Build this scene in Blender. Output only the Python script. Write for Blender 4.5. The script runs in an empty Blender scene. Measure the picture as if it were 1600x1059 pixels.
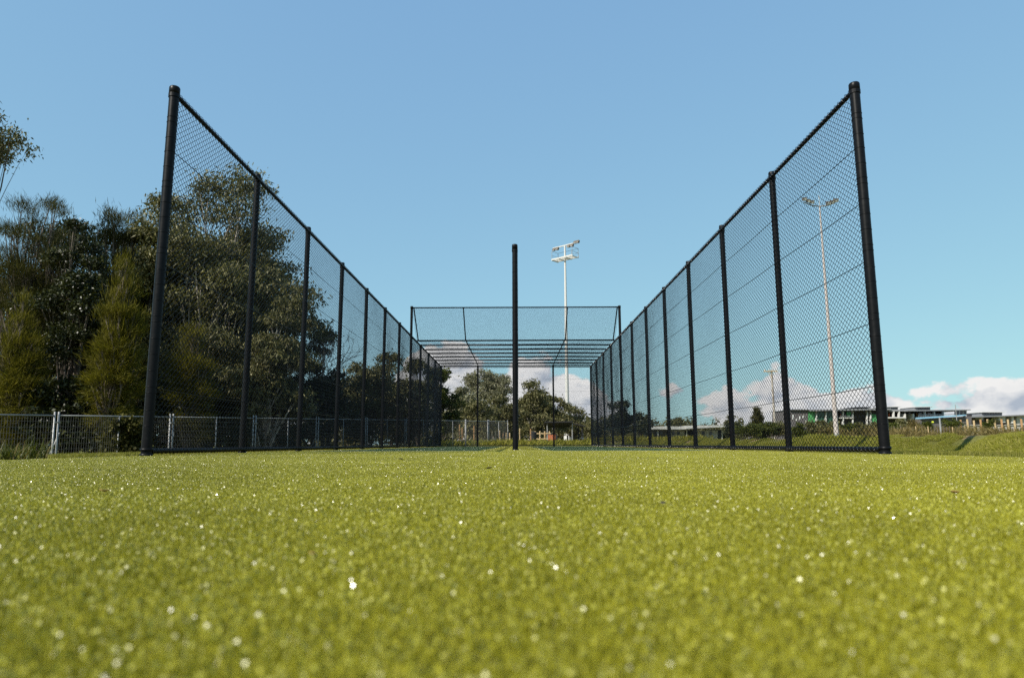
import bpy, math, random
import numpy as np
from mathutils import Matrix, Vector, Euler

S = bpy.context.scene
COL = S.collection
PI = math.pi

# ------------------------------------------------------------------ camera
F_PX, PITCH, ROLL, YAW = 1065.17, 0.1530, 0.0024, -0.0062
CAM = Vector((0.0207, 0.0, 0.1144))
cam_d = bpy.data.cameras.new("camera")
cam = bpy.data.objects.new("camera", cam_d)
COL.objects.link(cam)
cam_d.sensor_width = 36.0
cam_d.lens = 36.0 * F_PX / 1600.0
cam_d.clip_start = 0.02
cam_d.clip_end = 6000.0
CAMROT = Matrix.Rotation(-YAW, 4, 'Z') @ Matrix.Rotation(PI / 2 + PITCH, 4, 'X') @ Matrix.Rotation(-ROLL, 4, 'Z')
cam.matrix_world = Matrix.Translation(CAM) @ CAMROT
cam_d.dof.use_dof = True
cam_d.dof.focus_distance = 8.0
cam_d.dof.aperture_fstop = 5.0
S.camera = cam

# ------------------------------------------------------------------ sky, sun, exposure
SUN_AZ = Vector((-0.74, -0.67)).normalized()      # horizontal direction towards the sun
SUN_EL = math.radians(40.0)
SUN_DIR = Vector((SUN_AZ.x * math.cos(SUN_EL), SUN_AZ.y * math.cos(SUN_EL), math.sin(SUN_EL)))
W = bpy.data.worlds.new("World")
S.world = W
W.use_nodes = True


def build_world():
    nt = W.node_tree
    nt.nodes.clear()
    N = nt.nodes.new
    L = nt.links.new

    def math_n(op, a, b=None, c=None, clamp=False):
        n = N('ShaderNodeMath'); n.operation = op; n.use_clamp = clamp
        for i, v in enumerate((a, b, c)):
            if v is None: continue
            if isinstance(v, (int, float)): n.inputs[i].default_value = v
            else: L(v, n.inputs[i])
        return n.outputs[0]

    def vmath(op, a, b):
        n = N('ShaderNodeVectorMath'); n.operation = op
        for i, v in enumerate((a, b)):
            if isinstance(v, (tuple, list)): n.inputs[i].default_value = v
            else: L(v, n.inputs[i])
        return n.outputs[0]

    def noise(vec, scale, detail, rough, lac=2.0):
        n = N('ShaderNodeTexNoise'); n.inputs['Scale'].default_value = scale
        n.inputs['Detail'].default_value = detail; n.inputs['Roughness'].default_value = rough
        n.inputs['Lacunarity'].default_value = lac
        L(vec, n.inputs['Vector']); return n.outputs['Fac']

    sky = N('ShaderNodeTexSky'); sky.sky_type = 'NISHITA'; sky.sun_disc = False
    sky.sun_elevation = SUN_EL
    sky.sun_rotation = math.atan2(SUN_AZ.x, SUN_AZ.y)
    sky.altitude = 40.0; sky.air_density = 1.0; sky.dust_density = 0.4; sky.ozone_density = 0.7
    bg = N('ShaderNodeBackground'); bg.inputs['Strength'].default_value = 0.105
    # camera-like roll-off of the bright horizon, per channel
    sc_ = N('ShaderNodeSeparateColor'); L(sky.outputs[0], sc_.inputs[0])
    cc_ = N('ShaderNodeCombineColor')
    for i_, (g_, t_) in enumerate(((0.38, 1.26), (0.36, 2.02), (0.17, 3.20))):
        L(math_n('MULTIPLY', math_n('POWER', sc_.outputs[i_], g_), t_), cc_.inputs[i_])
    L(cc_.outputs[0], bg.inputs['Color'])
    tc = N('ShaderNodeTexCoord')
    sep = N('ShaderNodeSeparateXYZ'); L(tc.outputs['Generated'], sep.inputs[0])
    el = math_n('MULTIPLY', math_n('ARCSINE', sep.outputs['Z']), 57.29578)           # degrees
    base = vmath('MULTIPLY', tc.outputs['Generated'], (1.0, 1.0, 1.45))
    def dens(vec):
        big = noise(vec, 6.5, 1.5, 0.5)
        det = noise(vec, 15.0, 10.0, 0.53)
        return math_n('ADD', math_n('MULTIPLY', math_n('SUBTRACT', det, 0.5), 1.55), math_n('MULTIPLY', math_n('SUBTRACT', big, 0.5), 0.9))
    n0 = dens(base)
    n1 = dens(vmath('ADD', base, (-0.012, -0.006, 0.020)))
    # height of the cumulus bank wanders with direction; one tower stands behind the cage
    az = math_n('MULTIPLY', math_n('ARCTAN2', sep.outputs['X'], sep.outputs['Y']), 57.29578)
    tw = math_n('DIVIDE', math_n('ADD', az, 6.2), 3.2)
    tower = math_n('MULTIPLY', math_n('EXPONENT', math_n('MULTIPLY', math_n('MULTIPLY', tw, tw), -1.0)), 4.0)
    tw2 = math_n('DIVIDE', math_n('ADD', az, -1.5), 5.0)
    tower = math_n('ADD', tower, math_n('MULTIPLY', math_n('EXPONENT', math_n('MULTIPLY', math_n('MULTIPLY', tw2, tw2), -1.0)), 2.6))
    top = math_n('ADD', math_n('MULTIPLY_ADD', noise(tc.outputs['Generated'], 4.3, 1.0, 0.5), 3.0, 2.7), tower)
    rel = math_n('SUBTRACT', top, el)                          # >0 below the cloud tops
    b = math_n('MINIMUM', math_n('MULTIPLY', rel, 0.20), 0.165)
    d0 = math_n('ADD', n0, b)
    mr = N('ShaderNodeMapRange'); mr.interpolation_type = 'SMOOTHSTEP'
    L(d0, mr.inputs['Value'])
    mr.inputs['From Min'].default_value = -0.01; mr.inputs['From Max'].default_value = 0.10
    mr.inputs['To Max'].default_value = 0.97
    # cloud brightness from the difference of density towards the sun
    lit = math_n('MULTIPLY_ADD', math_n('SUBTRACT', n0, n1), 3.0, 0.82, clamp=True)
    thick = math_n('MULTIPLY', math_n('SUBTRACT', d0, 0.14), 1.3, clamp=True)
    lit2 = math_n('SUBTRACT', lit, math_n('MULTIPLY', thick, 0.5), clamp=True)
    mix = N('ShaderNodeMix'); mix.data_type = 'RGBA'
    L(lit2, mix.inputs['Factor'])
    mix.inputs['A'].default_value = (0.47, 0.53, 0.63, 1)
    mix.inputs['B'].default_value = (1.0, 0.985, 0.97, 1)
    bgc = N('ShaderNodeBackground'); bgc.inputs['Strength'].default_value = 0.53
    L(mix.outputs['Result'], bgc.inputs['Color'])
    ms = N('ShaderNodeMixShader')
    L(mr.outputs[0], ms.inputs[0]); L(bg.outputs[0], ms.inputs[1]); L(bgc.outputs[0], ms.inputs[2])
    out = N('ShaderNodeOutputWorld'); L(ms.outputs[0], out.inputs['Surface'])


build_world()
sun_d = bpy.data.lights.new("sun", 'SUN')
sun_d.energy = 4.2
sun_d.angle = math.radians(0.53)
sun_d.color = (1.0, 0.95, 0.86)
sun = bpy.data.objects.new("sun", sun_d)
COL.objects.link(sun)
sun.rotation_euler = SUN_DIR.to_track_quat('Z', 'Y').to_euler()
sun.location = (-20, -20, 30)
S.view_settings.view_transform = 'Standard'
S.view_settings.look = 'None'
S.view_settings.exposure = 0.75
S.view_settings.gamma = 1.0
S.view_settings.use_curve_mapping = False
S.render.engine = 'CYCLES'
S.cycles.max_bounces = 6
S.cycles.diffuse_bounces = 3
S.cycles.transparent_max_bounces = 8
S.cycles.sample_clamp_indirect = 3.0
S.cycles.sample_clamp_direct = 7.0
S.cycles.use_denoising = False
S.cycles.use_adaptive_sampling = False


# ------------------------------------------------------------------ helpers
def at(px, py, D):
    """world point seen at pixel (px,py) of the 1600x1059 photograph, at distance D along +Y"""
    v = CAMROT.to_3x3() @ Vector(((px - 800) / F_PX, -(py - 529.5) / F_PX, -1.0))
    return CAM + v * (D / v.y)


def tag(o, label=None, cat=None, group=None, kind=None):
    if label: o['label'] = label
    if cat: o['category'] = cat
    if group: o['group'] = group
    if kind: o['kind'] = kind
    return o


def empty(name, loc, rz=0.0):
    o = bpy.data.objects.new(name, None)
    o.empty_display_size = 0.2
    o.location = loc
    o.rotation_euler = (0, 0, rz)
    COL.objects.link(o)
    return o


def put(name, me, parent=None, loc=(0, 0, 0), rot=(0, 0, 0), scale=(1, 1, 1)):
    o = bpy.data.objects.new(name, me)
    o.location = loc; o.rotation_euler = rot; o.scale = scale
    if parent is not None: o.parent = parent
    COL.objects.link(o)
    return o


def np_mesh(name, verts, quads=None, tris=None, mats=(), smooth=False, mat_idx=None):
    verts = np.asarray(verts, dtype=np.float32).reshape(-1, 3)
    q = np.asarray(quads if quads is not None else [], dtype=np.int32).reshape(-1, 4)
    t = np.asarray(tris if tris is not None else [], dtype=np.int32).reshape(-1, 3)
    me = bpy.data.meshes.new(name)
    me.vertices.add(len(verts))
    me.vertices.foreach_set('co', verts.ravel())
    nl = q.size + t.size
    me.loops.add(nl)
    me.loops.foreach_set('vertex_index', np.concatenate([q.ravel(), t.ravel()]))
    npoly = len(q) + len(t)
    me.polygons.add(npoly)
    st = np.concatenate([np.arange(len(q)) * 4, q.size + np.arange(len(t)) * 3]).astype(np.int32)
    me.polygons.foreach_set('loop_start', st)
    if mat_idx is not None: me.polygons.foreach_set('material_index', np.asarray(mat_idx, dtype=np.int32))
    me.polygons.foreach_set('use_smooth', np.full(npoly, smooth, dtype=bool))
    for m in mats: me.materials.append(m)
    me.update(calc_edges=True)
    me.validate()
    return me


class MB:
    """collects boxes, tubes and sheets and links them as one mesh"""
    def __init__(s): s.v = []; s.q = []; s.t = []; s.n = 0

    def add(s, v, q=(), t=()):
        v = np.asarray(v, float).reshape(-1, 3)
        if len(q): s.q.append(np.asarray(q, int) + s.n)
        if len(t): s.t.append(np.asarray(t, int) + s.n)
        s.v.append(v); s.n += len(v)
        return s

    def box(s, c, d, rz=0.0, rx=0.0, bev=0.0):
        x, y, z = d[0] / 2, d[1] / 2, d[2] / 2
        v = np.array([(-x, -y, -z), (x, -y, -z), (x, y, -z), (-x, y, -z), (-x, -y, z), (x, -y, z), (x, y, z), (-x, y, z)])
        if rx:
            ca, sa = math.cos(rx), math.sin(rx); v = v @ np.array([[1, 0, 0], [0, ca, sa], [0, -sa, ca]])
        if rz:
            ca, sa = math.cos(rz), math.sin(rz); v = v @ np.array([[ca, sa, 0], [-sa, ca, 0], [0, 0, 1]])
        return s.add(v + np.asarray(c, float), [(0, 3, 2, 1), (4, 5, 6, 7), (0, 1, 5, 4), (1, 2, 6, 5), (2, 3, 7, 6), (3, 0, 4, 7)])

    def hexa(s, p):
        """eight corners: bottom four ccw, top four ccw"""
        return s.add(p, [(0, 3, 2, 1), (4, 5, 6, 7), (0, 1, 5, 4), (1, 2, 6, 5), (2, 3, 7, 6), (3, 0, 4, 7)])

    def tube(s, pts, r, n=8, caps=True):
        pts = np.asarray(pts, float); k = len(pts)
        r = np.full(k, r) if np.isscalar(r) else np.asarray(r, float)
        tan = np.gradient(pts, axis=0)
        tan /= np.linalg.norm(tan, axis=1)[:, None] + 1e-12
        up = np.array([0, 0, 1.0]) if abs(tan[0][2]) < .9 else np.array([0, 1.0, 0])
        a = np.cross(up, tan); a /= np.linalg.norm(a, axis=1)[:, None] + 1e-12
        b = np.cross(tan, a)
        th = np.arange(n) / n * 2 * PI
        v = pts[:, None, :] + r[:, None, None] * (np.cos(th)[None, :, None] * a[:, None, :] + np.sin(th)[None, :, None] * b[:, None, :])
        i, j = np.meshgrid(np.arange(k - 1), np.arange(n), indexing='ij'); j2 = (j + 1) % n
        q = np.stack([i * n + j, i * n + j2, (i + 1) * n + j2, (i + 1) * n + j], -1).reshape(-1, 4)
        v = v.reshape(-1, 3); t = []
        if caps:
            v = np.vstack([v, pts[:1], pts[-1:]]); c0, c1 = k * n, k * n + 1
            t = [(c0, (m + 1) % n, m) for m in range(n)] + [(c1, (k - 1) * n + m, (k - 1) * n + (m + 1) % n) for m in range(n)]
        return s.add(v, q, t)

    def lathe(s, prof, n=20, c=(0, 0, 0)):
        prof = np.asarray(prof, float); k = len(prof); th = np.arange(n) / n * 2 * PI
        v = np.stack([prof[:, None, 0] * np.cos(th), prof[:, None, 0] * np.sin(th), np.repeat(prof[:, 1:2], n, 1)], -1).reshape(-1, 3) + np.asarray(c)
        i, j = np.meshgrid(np.arange(k - 1), np.arange(n), indexing='ij'); j2 = (j + 1) % n
        return s.add(v, np.stack([i * n + j, i * n + j2, (i + 1) * n + j2, (i + 1) * n + j], -1).reshape(-1, 4))

    def mesh(s, name, mat, smooth=False):
        return np_mesh(name, np.vstack(s.v), np.vstack(s.q) if s.q else None, np.vstack(s.t) if s.t else None, (mat,) if mat else (), smooth)

    def build(s, name, mat, parent=None, smooth=False, loc=(0, 0, 0), rot=(0, 0, 0)):
        o = put(name, s.mesh(name, mat, smooth), parent, loc, rot)
        if smooth:
            try:
                me = o.data
                me.set_sharp_from_angle(angle=math.radians(40))
            except Exception: pass
        return o


# ------------------------------------------------------------------ materials
class NT:
    def __init__(s, name):
        s.m = bpy.data.materials.new(name); s.m.use_nodes = True
        s.nt = s.m.node_tree; s.nt.nodes.clear()
        s.out = s.nt.nodes.new('ShaderNodeOutputMaterial')
        s.geo = None

    def n(s, t, **kw):
        n = s.nt.nodes.new(t)
        for k, v in kw.items(): setattr(n, k, v)
        return n

    def link(s, a, b): s.nt.links.new(a, b)

    def val(s, sock, v):
        if isinstance(v, (int, float)): sock.default_value = v
        elif isinstance(v, (tuple, list)): sock.default_value = tuple(v) + ((1,) if len(v) == 3 and len(sock.default_value) == 4 else ())
        else: s.link(v, sock)

    def math(s, op, a, b=0.0, c=None, clamp=False):
        n = s.n('ShaderNodeMath', operation=op, use_clamp=clamp)
        s.val(n.inputs[0], a); s.val(n.inputs[1], b)
        if c is not None: s.val(n.inputs[2], c)
        return n.outputs[0]

    def mix(s, f, a, b, blend='MIX'):
        n = s.n('ShaderNodeMix', data_type='RGBA', blend_type=blend)
        s.val(n.inputs['Factor'], f); s.val(n.inputs['A'], a); s.val(n.inputs['B'], b)
        return n.outputs['Result']

    def pos(s):
        if s.geo is None: s.geo = s.n('ShaderNodeNewGeometry')
        return s.geo.outputs['Position']

    def island(s):
        if s.geo is None: s.geo = s.n('ShaderNodeNewGeometry')
        return s.geo.outputs['Random Per Island']

    def noise(s, scale, detail=4, rough=.55, vec=None, stretch=None):
        n = s.n('ShaderNodeTexNoise'); n.inputs['Scale'].default_value = scale
        n.inputs['Detail'].default_value = detail; n.inputs['Roughness'].default_value = rough
        v = vec if vec is not None else s.pos()
        if stretch:
            mp = s.n('ShaderNodeMapping'); mp.inputs['Scale'].default_value = stretch; s.link(v, mp.inputs[0]); v = mp.outputs[0]
        s.link(v, n.inputs['Vector']); return n.outputs['Fac']

    def ramp(s, f, stops):
        n = s.n('ShaderNodeValToRGB'); e = n.color_ramp.elements
        while len(e) < len(stops): e.new(.5)
        for k, (p, c) in enumerate(stops):
            e[k].position = p; e[k].color = tuple(c) + ((1,) if len(c) == 3 else ())
        s.link(f, n.inputs[0]); return n.outputs[0]

    def bsdf(s, col, rough=.6, metal=0.0, spec=.5, bump=None, bump_str=.2, bump_dist=.01, ior=1.45):
        b = s.n('ShaderNodeBsdfPrincipled')
        s.val(b.inputs['Base Color'], col); s.val(b.inputs['Roughness'], rough)
        s.val(b.inputs['Metallic'], metal); s.val(b.inputs['Specular IOR Level'], spec)
        b.inputs['IOR'].default_value = ior
        if bump is not None:
            bn = s.n('ShaderNodeBump'); bn.inputs['Strength'].default_value = bump_str; bn.inputs['Distance'].default_value = bump_dist
            s.link(bump, bn.inputs['Height']); s.link(bn.outputs[0], b.inputs['Normal'])
        return b.outputs[0]

    def done(s, sh): s.link(sh, s.out.inputs['Surface']); return s.m


def mat_plain(name, col, rough=.6, metal=0.0, spec=.5, var=.12, scale=6.0):
    t = NT(name)
    f = t.noise(scale, 5, .6)
    c = t.mix(f, tuple(x * (1 - var) for x in col), tuple(min(1, x * (1 + var)) for x in col))
    r = t.math('MULTIPLY_ADD', t.noise(scale * 2.3, 3), .2, rough - .1)
    return t.done(t.bsdf(c, r, metal, spec))


def mat_leaf(name, dark, mid, bright, trans=.3, rough=.45, spec=.45):
    t = NT(name)
    c = t.ramp(t.island(), [(0.0, dark), (.55, mid), (1.0, bright)])
    n = t.noise(.9, 2)
    c = t.mix(t.math('MULTIPLY', n, .55), c, tuple(x * .55 for x in dark))
    b = t.bsdf(c, rough, 0, spec)
    tr = t.n('ShaderNodeBsdfTranslucent')
    t.link(t.mix(1.0, c, (1.1, 1.15, .6), 'MULTIPLY'), tr.inputs[0])
    m = t.n('ShaderNodeMixShader'); m.inputs[0].default_value = trans
    t.link(b, m.inputs[1]); t.link(tr.outputs[0], m.inputs[2])
    return t.done(m.outputs[0])


M = {}
# black powder-coated steel: faint scuffs and dust
t = NT('black_powder_coat')
nz = t.noise(14, 6, .65)
M['black'] = t.done(t.bsdf(t.ramp(nz, [(.3, (.0035, .0035, .004)), (.62, (.006, .006, .007)), (.8, (.016, .016, .016))]), t.math('MULTIPLY_ADD', t.noise(30, 3), .25, .26), 0, .16, t.noise(220, 2), .05, .002))
t = NT('black_vinyl_wire')
M['wire'] = t.done(t.bsdf((.003, .003, .004), .36, 0, .2))
t = NT('black_tie_wire')
M['tie'] = t.done(t.bsdf((.010, .010, .011), .24, 0, .6))
t = NT('galvanised_steel')
M['galv'] = t.done(t.bsdf(t.mix(t.noise(9, 5), (.20, .20, .20), (.36, .355, .34)), t.math('MULTIPLY_ADD', t.noise(20, 3), .3, .4), .4, .4))
t = NT('dull_galvanised_wire')
M['galv_wire'] = t.done(t.bsdf((.10, .10, .095), .55, .3, .4))
M['white_pole'] = mat_plain('weathered_white_mast', (.50, .49, .47), .5, 0, .4, .1, 2)
M['pink_pole'] = mat_plain('pinkish_weathered_pole', (.40, .35, .33), .55, 0, .4, .12, 2)
M['lamp'] = mat_plain('floodlight_housing', (.15, .12, .09), .4, .3, .5, .2, 8)
M['lamp_glass'] = mat_plain('floodlight_glass', (.55, .56, .55), .12, 0, .6, .05, 8)
M['dark_metal'] = mat_plain('dark_roof_metal', (.028, .028, .03), .7, 0, .2, .2, 3)
M['timber'] = mat_plain('hardwood_stake', (.42, .24, .11), .75, 0, .3, .3, 12)
M['timber_pale'] = mat_plain('pale_timber', (.50, .36, .20), .75, 0, .3, .2, 12)
M['orange'] = mat_plain('terracotta_panel', (.42, .12, .05), .6, 0, .4, .2, 6)
M['concrete'] = mat_plain('pale_concrete', (.45, .44, .41), .85, 0, .3, .15, 2)
M['brickgrey'] = mat_plain('charcoal_cladding', (.105, .095, .095), .7, 0, .35, .2, 2)
M['white'] = mat_plain('white_render', (.50, .49, .47), .7, 0, .35, .06, 1.5)
M['rooflight'] = mat_plain('light_grey_roof', (.22, .22, .23), .5, .2, .4, .12, 1)
M['green_panel'] = mat_plain('green_cladding', (.075, .27, .10), .5, 0, .4, .15, 1.5)
M['green_dark'] = mat_plain('dark_green_glazing', (.022, .075, .045), .2, 0, .6, .2, 1.5)
M['glass'] = mat_plain('dark_window_glass', (.03, .04, .055), .08, 0, .7, .3, 1)
M['blue'] = mat_plain('blue_awning', (.20, .38, .52), .5, 0, .4, .1, 2)
M['yellow'] = mat_plain('yellow_sign_face', (.62, .66, .06), .5, 0, .4, .05, 4)
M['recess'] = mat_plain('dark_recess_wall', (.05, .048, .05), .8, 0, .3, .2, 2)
t = NT('grey_brown_bark')
bk = t.noise(7, 6, .65, stretch=(1, 1, .25))
M['bark'] = t.done(t.bsdf(t.ramp(bk, [(.3, (.05, .04, .032)), (.55, (.13, .105, .085)), (.75, (.22, .19, .16))]), .9, 0, .2, bk, .6, .03))
t = NT('pale_gum_bark')
bk = t.noise(4, 6, .6, stretch=(1, 1, .35))
M['bark_pale'] = t.done(t.bsdf(t.ramp(bk, [(.35, (.16, .13, .11)), (.5, (.36, .32, .28)), (.7, (.52, .48, .43))]), .85, 0, .25, bk, .4, .03))
M['leaf_gum'] = mat_leaf('gum_leaves', (.050, .050, .016), (.138, .130, .048), (.31, .28, .135), .28, .5, .22)
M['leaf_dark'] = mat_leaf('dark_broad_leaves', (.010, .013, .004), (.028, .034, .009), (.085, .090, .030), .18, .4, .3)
M['leaf_cas'] = mat_leaf('casuarina_needles', (.045, .043, .005), (.125, .112, .012), (.26, .22, .032), .35, .6, .12)
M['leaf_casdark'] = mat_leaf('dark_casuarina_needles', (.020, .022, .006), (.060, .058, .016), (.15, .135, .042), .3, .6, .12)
M['leaf_grey'] = mat_leaf('greyish_gum_leaves', (.09, .088, .05), (.20, .193, .11), (.36, .34, .21), .25, .5, .22)
M['leaf_green'] = mat_leaf('fresh_green_leaves', (.032, .042, .007), (.078, .092, .014), (.15, .16, .035), .28, .45, .22)
M['leaf_straw'] = mat_leaf('dry_straw_leaves', (.10, .075, .025), (.19, .145, .05), (.28, .22, .09), .3, .6, .2)
M['leaf_yellow'] = mat_leaf('yellow_green_cover', (.12, .12, .018), (.24, .22, .03), (.34, .30, .05), .3, .6, .2)


# turf: batting strips are another carpet; base sheet darkened for shade between blades
def turf_colour(t, blades):
    sx = t.n('ShaderNodeSeparateXYZ'); t.link(t.pos(), sx.inputs[0])
    X, Y = sx.outputs['X'], sx.outputs['Y']
    ax = t.math('ABSOLUTE', X)
    strip = t.math('MULTIPLY', t.math('GREATER_THAN', ax, .58), t.math('LESS_THAN', ax, 3.25))
    strip = t.math('MULTIPLY', strip, t.math('GREATER_THAN', Y, 10.9))
    line = t.math('MULTIPLY', t.math('GREATER_THAN', Y, 10.72), t.math('LESS_THAN', Y, 10.9))
    line = t.math('MULTIPLY', line, t.math('MULTIPLY', t.math('GREATER_THAN', ax, .58), t.math('LESS_THAN', ax, 3.25)))
    wear = t.noise(1.1, 4, .6)
    fine = t.noise(26, 3, .6)
    if blades:
        c = t.ramp(t.island(), [(0, (.160, .151, .005)), (.5, (.320, .304, .017)), (1, (.49, .462, .060))])
    else:
        c = t.mix(fine, (.05, .05, .006), (.09, .088, .012))  # shade inside the pile put into the sheet colour
    wear2 = t.math('MULTIPLY_ADD', t.noise(3.3, 3, .6), .5, t.math('MULTIPLY', wear, .9))
    c = t.mix(t.math('MULTIPLY_ADD', wear2, 2.4, -1.15, clamp=True), c, t.mix(1.0, c, (.66, .66, .45), 'MULTIPLY'))
    g = t.mix(t.island() if blades else fine, (.020, .045, .011), (.050, .095, .026))
    c = t.mix(strip, c, g)
    c = t.mix(t.math('MULTIPLY', line, .40), c, (.55, .55, .50))
    return c


t = NT('turf_carpet')
M['turf'] = t.done(t.bsdf(turf_colour(t, False), .8, 0, .2, t.noise(180, 3), .8, .01))
t = NT('turf_blade_yarn')
c = turf_colour(t, True)
b = t.bsdf(c, .34, 0, .22)
tr = t.n('ShaderNodeBsdfTranslucent'); t.link(c, tr.inputs[0])
mx = t.n('ShaderNodeMixShader'); mx.inputs[0].default_value = .14
t.link(b, mx.inputs[1]); t.link(tr.outputs[0], mx.inputs[2])
M['turf_blade'] = t.done(mx.outputs[0])
t = NT('turf_glint_facet')  # flat fibre facets added for sun glints, coloured like the yarn
sc_n = turf_colour(t, True)
wn = t.n('ShaderNodeTexWhiteNoise', noise_dimensions='1D'); t.link(t.island(), wn.inputs['W'])
M['glint_facet'] = t.done(t.bsdf(sc_n, t.math('MULTIPLY_ADD', wn.outputs['Value'], .28, .23), 0, .8, ior=1.55))
t = NT('meadow_soil')
nz = t.noise(.35, 5, .6)
nf = t.noise(9, 6, .65)
c = t.ramp(nf, [(.3, (.09, .095, .015)), (.55, (.16, .16, .03)), (.75, (.26, .22, .08))])
gsep = t.n('ShaderNodeSeparateXYZ'); t.link(t.pos(), gsep.inputs[0])
gx_ = t.math('ADD', gsep.outputs['X'], t.math('MULTIPLY_ADD', t.noise(1.6, 4), .5, -.25))
bare = t.math('MULTIPLY', t.math('MULTIPLY', t.math('GREATER_THAN', gx_, 5.60), t.math('LESS_THAN', gx_, 6.6)), t.math('GREATER_THAN', gsep.outputs['Y'], 8.6))
c = t.mix(bare, c, t.mix(nf, (.22, .14, .065), (.40, .28, .14)))
M['ground'] = t.done(t.bsdf(t.mix(t.math('MULTIPLY', nz, .3), c, (.22, .18, .08)), .95, 0, .15, t.noise(25, 6, .7), .9, .05))
M['soil'] = mat_plain('bare_soil_lip', (.26, .17, .085), .95, 0, .15, .35, 5)
M['grass'] = mat_leaf('meadow_grass', (.11, .12, .014), (.25, .245, .032), (.46, .38, .14), .38, .5, .15)
M['grass_lush'] = mat_leaf('lush_bank_grass', (.16, .17, .016), (.33, .325, .036), (.58, .50, .18), .38, .5, .15)


# ------------------------------------------------------------------ terrain
def smooth(a, b, x):
    t_ = np.clip((x - a) / (b - a), 0, 1); return t_ * t_ * (3 - 2 * t_)


def ground_z(x, y):
    x = np.asarray(x, float); y = np.asarray(y, float)
    z = np.full(np.broadcast(x, y).shape, -0.012)
    z = z - 1.15 * smooth(-4.9, -9.2, x) * (1 - .75 * smooth(20, 48, y))            # falls away on the left
    wob = .10 * np.sin(y * .9) + .06 * np.sin(y * 2.3 + 1)
    z = z + .222 * smooth(5.0 + wob, 5.65 + wob, x) * (1 - smooth(60, 110, y))        # low bank on the right
    z = z + .03 * np.sin(x * .7 + y * .33) * smooth(6, 12, np.abs(x))
    z = z + .20 * smooth(36, 70, y) * smooth(-8, -2, x)
    r = np.hypot(x, y - 30)
    return z - .5 * smooth(300, 1500, r)


def spaced(lo, hi, n0, lim):
    core = np.linspace(lo, hi, n0)
    step = core[1] - core[0]; up = [hi]; dn = [lo]
    while up[-1] < lim: step *= 1.22; up.append(up[-1] + step)
    step = core[1] - core[0]
    while dn[-1] > -lim: step *= 1.22; dn.append(dn[-1] - step)
    return np.concatenate([dn[:0:-1], core, up[1:]])


gx = spaced(-16, 12, 260, 2500); gy = spaced(-4, 70, 170, 2500)
GX, GY = np.meshgrid(gx, gy, indexing='ij')
GV = np.stack([GX, GY, ground_z(GX, GY)], -1).reshape(-1, 3)
ii, jj = np.meshgrid(np.arange(len(gx) - 1), np.arange(len(gy) - 1), indexing='ij')
n_ = len(gy)
GQ = np.stack([ii * n_ + jj, (ii + 1) * n_ + jj, (ii + 1) * n_ + jj + 1, ii * n_ + jj + 1], -1).reshape(-1, 4)
tag(put('ground', np_mesh('ground', GV, GQ, None, (M['ground'],), True)), kind='structure', label='grassy ground falling away on the left and banked on the right')

TX, T0, T1 = 3.78, -1.5, 32.8
mb = MB(); mb.box((0, (T0 + T1) / 2, -.006), (2 * TX, T1 - T0, .012))
tag(mb.build('artificial_turf', M['turf']), kind='structure', label='olive synthetic turf carpet with two darker green batting strips')


# ------------------------------------------------------------------ grass and turf pile (geometry-node instances of small tiles)
def blade_tile(name, seed, n, size, hmin, hmax, wmin, wmax, lean, mats, segs=2, n_facets=0):
    r = np.random.RandomState(seed)
    p = np.zeros((n, 3)); p[:, :2] = (r.rand(n, 2) - .5) * size
    h = r.uniform(hmin, hmax, n); w = r.uniform(wmin, wmax, n)
    a = r.rand(n) * 2 * PI; s = np.stack([np.cos(a), np.sin(a), np.zeros(n)], -1)
    b = a + PI / 2 + r.randn(n) * .6; d = np.stack([np.cos(b), np.sin(b), np.zeros(n)], -1)
    ln = np.abs(r.randn(n)) * lean
    lv = []
    for k_ in range(segs + 1):
        f = k_ / segs
        c_ = p + d * (ln * h * f ** 1.8)[:, None] + np.array([0, 0, 1.0]) * (h * f * (1 - .25 * np.clip(ln, 0, 2) * f))[:, None]
        if k_ < segs:
            ww = (w * (1 - .35 * f))[:, None] / 2
            lv += [c_ - s * ww, c_ + s * ww]
        else: lv.append(c_)
    m = 2 * segs + 1
    V = np.stack(lv, 1).reshape(-1, 3); base = np.arange(n) * m
    Q = np.concatenate([np.stack([base + 2 * k_, base + 2 * k_ + 1, base + 2 * k_ + 3, base + 2 * k_ + 2], -1) for k_ in range(segs - 1)]) if segs > 1 else np.zeros((0, 4), int)
    T = np.stack([base + m - 3, base + m - 2, base + m - 1], -1)
    mi = np.zeros(len(Q) + len(T), int)
    if n_facets:  # randomly turned flat facets, added only to catch the sun
        g = np.zeros((n_facets, 3)); g[:, :2] = (r.rand(n_facets, 2) - .5) * size; g[:, 2] = r.uniform(hmax * .45, hmax * .88, n_facets)
        sz = r.uniform(.0010, .0019, n_facets)
        nrm = r.randn(n_facets, 3); nrm /= np.linalg.norm(nrm, axis=1)[:, None]
        e1_ = np.cross(nrm, np.array([.3, .5, .81])); e1_ /= np.linalg.norm(e1_, axis=1)[:, None]; e2_ = np.cross(nrm, e1_)
        tri = np.stack([g + (e1_ * math.cos(th_) + e2_ * math.sin(th_)) * sz[:, None] for th_ in (0, 2.1, 4.2)], 1)
        gb = len(V) + np.arange(n_facets) * 3
        V = np.vstack([V, tri.reshape(-1, 3)])
        T = np.vstack([T, np.stack([gb, gb + 1, gb + 2], -1)])
        mi = np.concatenate([mi, np.ones(n_facets, int)])
    me = np_mesh(name, V, Q if len(Q) else None, T, mats, False, mi)
    return bpy.data.objects.new(name, me)        # not linked: only a source for the tiles


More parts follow.
